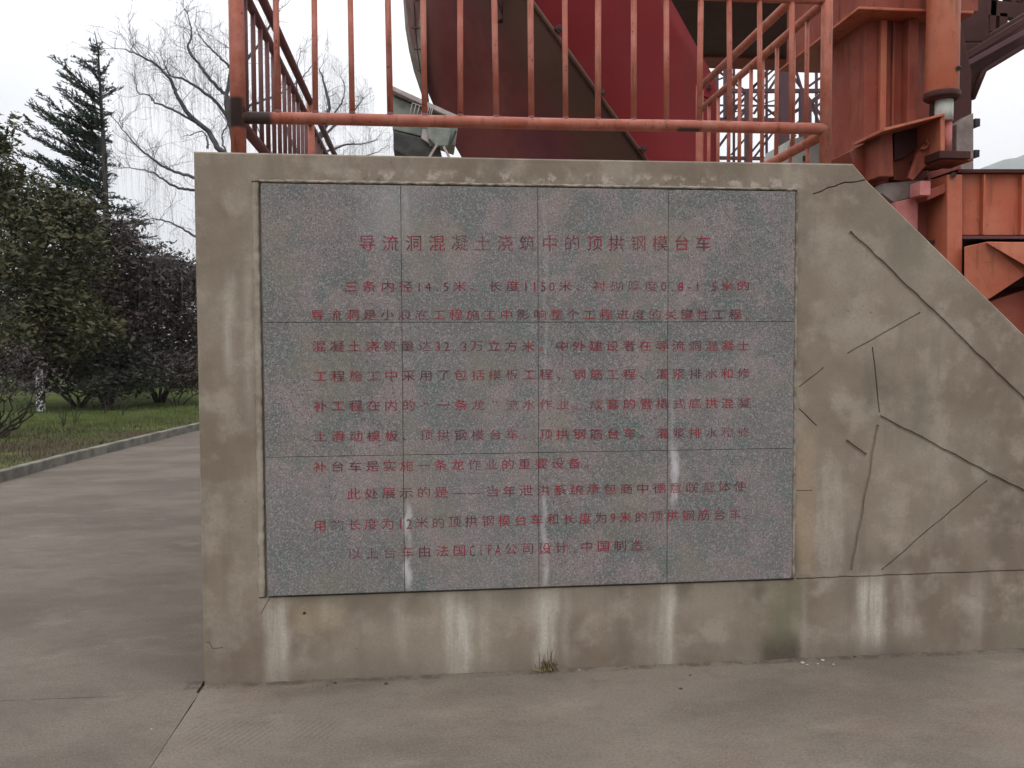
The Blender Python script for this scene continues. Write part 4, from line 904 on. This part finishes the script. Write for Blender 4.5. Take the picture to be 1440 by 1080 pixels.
limbsA = [
 ([WB, T1, T2, T3, (-3.809, 18.000, 7.743), (-3.692, 18.000, 8.456), (-3.501, 18.000, 9.346), (-3.360, 18.000, 10.409), (-3.255, 18.000, 11.468)], .10),
 ([T3, (-3.806, 18.000, 7.921), (-4.011, 18.000, 8.146), (-4.267, 18.000, 8.439), (-4.520, 18.000, 8.785), (-4.772, 18.000, 9.129), (-4.679, 18.000, 9.483), (-4.724, 18.000, 9.832), (-4.871, 18.000, 10.212)], .06),
 ([T3, (-4.070, 18.000, 7.772), (-4.498, 18.000, 8.133), (-4.841, 18.000, 8.317), (-5.132, 18.000, 8.380), (-5.248, 18.000, 8.622), (-5.312, 18.000, 8.831)], .05),
 ([T2, (-3.963, 17.600, 6.579), (-4.246, 17.600, 7.010), (-4.671, 17.500, 7.407), (-4.888, 17.400, 7.803), (-5.019, 17.300, 8.162), (-5.315, 17.200, 8.460), (-5.658, 17.000, 8.618), (-5.949, 17.000, 8.725)], .085),
 ([(-4.363, 17.600, 7.129), (-4.506, 17.500, 7.203), (-5.005, 17.200, 7.452), (-5.355, 17.000, 7.555), (-5.482, 17.000, 7.719), (-5.790, 17.000, 7.828), (-5.801, 17.000, 8.046)], .04),
 ([(-3.723, 18.000, 8.632), (-3.860, 18.000, 8.805), (-4.048, 18.000, 8.976), (-4.303, 18.000, 9.232), (-4.471, 18.000, 9.543), (-4.396, 18.000, 9.844)], .035),
 ([T1, (-4.231, 18.000, 5.740), (-4.715, 18.000, 5.929), (-5.323, 18.200, 6.156), (-5.748, 18.300, 6.439), (-6.241, 18.400, 6.901), (-6.730, 18.500, 7.543)], .06),
 ([T1, (-4.235, 18.000, 5.508), (-4.721, 18.000, 5.644), (-5.131, 17.800, 5.688), (-5.459, 17.600, 5.906), (-5.795, 17.500, 6.053), (-6.427, 17.400, 6.106)], .055),
 ([(-3.390, 18.000, 3.629), (-4.259, 18.000, 4.254), (-4.726, 18.000, 4.500), (-5.121, 18.000, 4.729), (-5.551, 18.000, 4.885), (-5.983, 18.000, 4.862)], .05),
 ([(-3.396, 18.000, 3.267), (-4.182, 18.000, 3.661), (-4.741, 18.000, 3.747), (-5.140, 18.000, 3.835), (-5.523, 18.000, 3.778)], .04),
 ([T2, (-3.900, 18.000, 6.585), (-3.997, 18.000, 7.028), (-3.815, 18.000, 7.423), (-3.579, 18.000, 7.927)], .035),
 ([(-4.303, 17.800, 6.654), (-4.333, 17.800, 6.883), (-4.500, 17.800, 7.143), (-4.810, 17.800, 7.101), (-5.137, 17.800, 7.058)], .03),
 ([(-3.692, 18.000, 8.456), (-3.386, 18.000, 8.908), (-3.028, 18.000, 9.362), (-2.665, 18.000, 10.082), (-2.387, 18.000, 10.976)], .06),
 ([T3, (-3.406, 18.000, 7.753), (-2.927, 18.000, 8.033), (-2.428, 18.000, 8.314), (-1.979, 18.000, 8.772), (-1.706, 18.000, 9.227)], .045),
]
willow('willow_tree', WB, limbsA, 'large bare twisted willow whose trunk hides behind the left railing post', 10, 3000, (.3, 1.3, 1.0), 21)
WB2 = (-2.710, 23.000, 0.08)
limbsB = [([WB2, (-2.591, 23.000, 5.212), (-2.466, 23.000, 7.764), (-2.039, 23.000, 8.545), (-1.876, 23.000, 9.211), (-2.019, 23.000, 9.977), (-2.166, 23.000, 10.412)], .13),
 ([(-2.466, 23.000, 7.764), (-1.829, 23.000, 7.843), (-1.275, 23.000, 8.009), (-0.722, 23.000, 8.020), (-0.275, 23.000, 8.185)], .05), ([(-2.375, 23.000, 7.986), (-1.709, 23.000, 8.597), (-1.264, 23.000, 8.895), (-0.929, 23.000, 9.235), (-0.771, 23.000, 9.460)], .05),
 ([(-2.469, 23.000, 7.543), (-1.501, 23.000, 7.627), (-0.613, 23.000, 7.800), (0.014, 23.000, 8.147)], .04), ([(-2.474, 23.000, 7.211), (-3.029, 23.000, 8.083), (-3.342, 23.000, 8.955), (-3.650, 23.000, 10.040), (-3.675, 23.000, 11.129)], .06), ([(-2.261, 23.000, 8.320), (-2.686, 23.000, 9.191), (-2.891, 23.000, 10.062), (-2.766, 23.000, 11.158)], .05), ([(-2.039, 23.000, 8.545), (-1.524, 23.000, 9.220), (-1.342, 23.000, 9.710), (-1.469, 23.000, 10.103)], .035), ([(-2.568, 23.000, 6.767), (-3.258, 23.000, 7.374), (-3.898, 23.000, 8.065), (-4.312, 23.000, 9.150)], .05)]
willow('willow_tree', WB2, limbsB, 'smaller bare willow seen between the railing bars left of the trolley', 12, 2400, (.3, 1.3, .8), 5)
random.seed(99)

# weed at the foot of the wall
wd = empty('weed_tuft', (1.655, -.03, 0), 'small dry weed tuft growing at the foot of the wall below the plaque', 'weed')
b = MB(); b2 = MB()
for k in range(70):
    a = U(0, 2*math.pi); up = random.random()
    base_ = Vector((1.655+random.gauss(0, .022), -.025+random.gauss(0, .012), 0)); h = U(.02, .075) if k > 5 else U(.10, .15)
    tip = base_+Vector((math.cos(a)*U(.01, .09)*(1 if k > 5 else .35), -abs(math.sin(a))*U(.0, .07), h if up > .35 or k < 6 else .012)); mid = lerp(base_, tip, .5)+Vector((0, 0, .02)); w = .0016
    (b if k % 2 else b2).add([base_-Vector((w, 0, 0)), base_+Vector((w, 0, 0)), mid+Vector((w, 0, 0)), tip, mid-Vector((w, 0, 0))], [(0, 1, 2, 3, 4)])
b.build('blades', DRYG, wd)['kind'] = 'stuff'; b2.build('dry_blades', plain('straw', (.16, .12, .06), (.26, .2, .11), 20), wd)['kind'] = 'stuff'

# crumbs and leaf scraps on the paving
CR = [plain('pale_crumb', (.33, .29, .25), (.5, .46, .41), 30), plain('dark_crumb', (.05, .04, .03), (.09, .07, .05), 30)]
for k, (gx_, gy_, mi, sz) in enumerate(((2.952, -0.074, 0, .012), (2.967, -0.104, 0, .008), (3.026, -0.092, 0, .007), (3.073, -0.049, 0, .009), (3.099, -0.110, 0, .007), (3.260, -0.021, 1, .008), (2.245, -0.314, 1, .008), (2.339, -0.161, 1, .006), (0.867, -0.097, 1, .009), (0.623, -0.060, 1, .008), (0.588, -0.082, 1, .006), (-0.096, -0.469, 0, .006), (1.816, -0.037, 0, .007), (1.060, 0.078, 1, .010))):
    bm = bmesh.new(); bmesh.ops.create_icosphere(bm, subdivisions=1, radius=sz)
    for v in bm.verts: v.co = Vector((v.co.x*U(.7, 1.5), v.co.y*U(.7, 1.3), v.co.z*.55+sz*.4))*U(.85, 1.1)
    me = bpy.data.meshes.new('crumb'); bm.to_mesh(me); bm.free(); me.materials.append(CR[mi].m)
    o = bpy.data.objects.new('concrete_crumb' if mi == 0 else 'leaf_scrap', me); COL.objects.link(o); o.location = (gx_, gy_, 0)
    tag(o, 'tiny pale crumb of rubble lying on the paving' if mi == 0 else 'tiny dark scrap of dead leaf lying on the paving', 'crumb' if mi == 0 else 'leaf', 'pale crumbs on the paving' if mi == 0 else 'dark scraps on the paving')

# ------------------------------------------------------------------ far hill and the air
hl = MB(); nx, ny = 120, 24; V = []
ridge = [(900, 0), (1120, 60), (1250, 300), (1400, 440), (1473, 470), (1580, 502), (1700, 545), (1900, 560), (2300, 600), (3400, 420)]
def rz(x):
    for (x0, z0), (x1, z1) in zip(ridge, ridge[1:]):
        if x0 <= x <= x1: return z0+(z1-z0)*(x-x0)/(x1-x0)
    return 0
for j in range(ny+1):
    for i in range(nx+1):
        x = 900+2500*i/nx; t = j/ny; y = 1700+1300*t
        V.append((x*(y+4)/2200, y, -1+1.07*rz(x)*(math.sin(math.pi*(.04+.92*t))**.9)*(1+.03*mnoise.noise(Vector((x*.006, y*.006, 0))))+5*mnoise.noise(Vector((x*.03, y*.03, 0)))))
hl.add(V, [(j*(nx+1)+i, j*(nx+1)+i+1, (j+1)*(nx+1)+i+1, (j+1)*(nx+1)+i) for j in range(ny) for i in range(nx)], True)
hl.build('hills', plain('wooded_hill', (.05, .06, .04), (.09, .09, .07), .05, .95))['kind'] = 'structure'
HZ = bpy.data.materials.new('haze_air'); HZ.use_nodes = True; HZ.node_tree.nodes.clear()
vo = HZ.node_tree.nodes.new('ShaderNodeOutputMaterial'); pv = HZ.node_tree.nodes.new('ShaderNodeVolumePrincipled')
pv.inputs['Color'].default_value = (.97, .98, 1, 1); pv.inputs['Density'].default_value = .0002; pv.inputs['Anisotropy'].default_value = .2
HZ.node_tree.links.new(pv.outputs[0], vo.inputs['Volume'])
hz = MB().box(-6000, 6000, -6000, 6000, -1.2, 640).build('haze', HZ); hz['kind'] = 'stuff'; tag(hz, 'thin grey winter haze', 'haze')
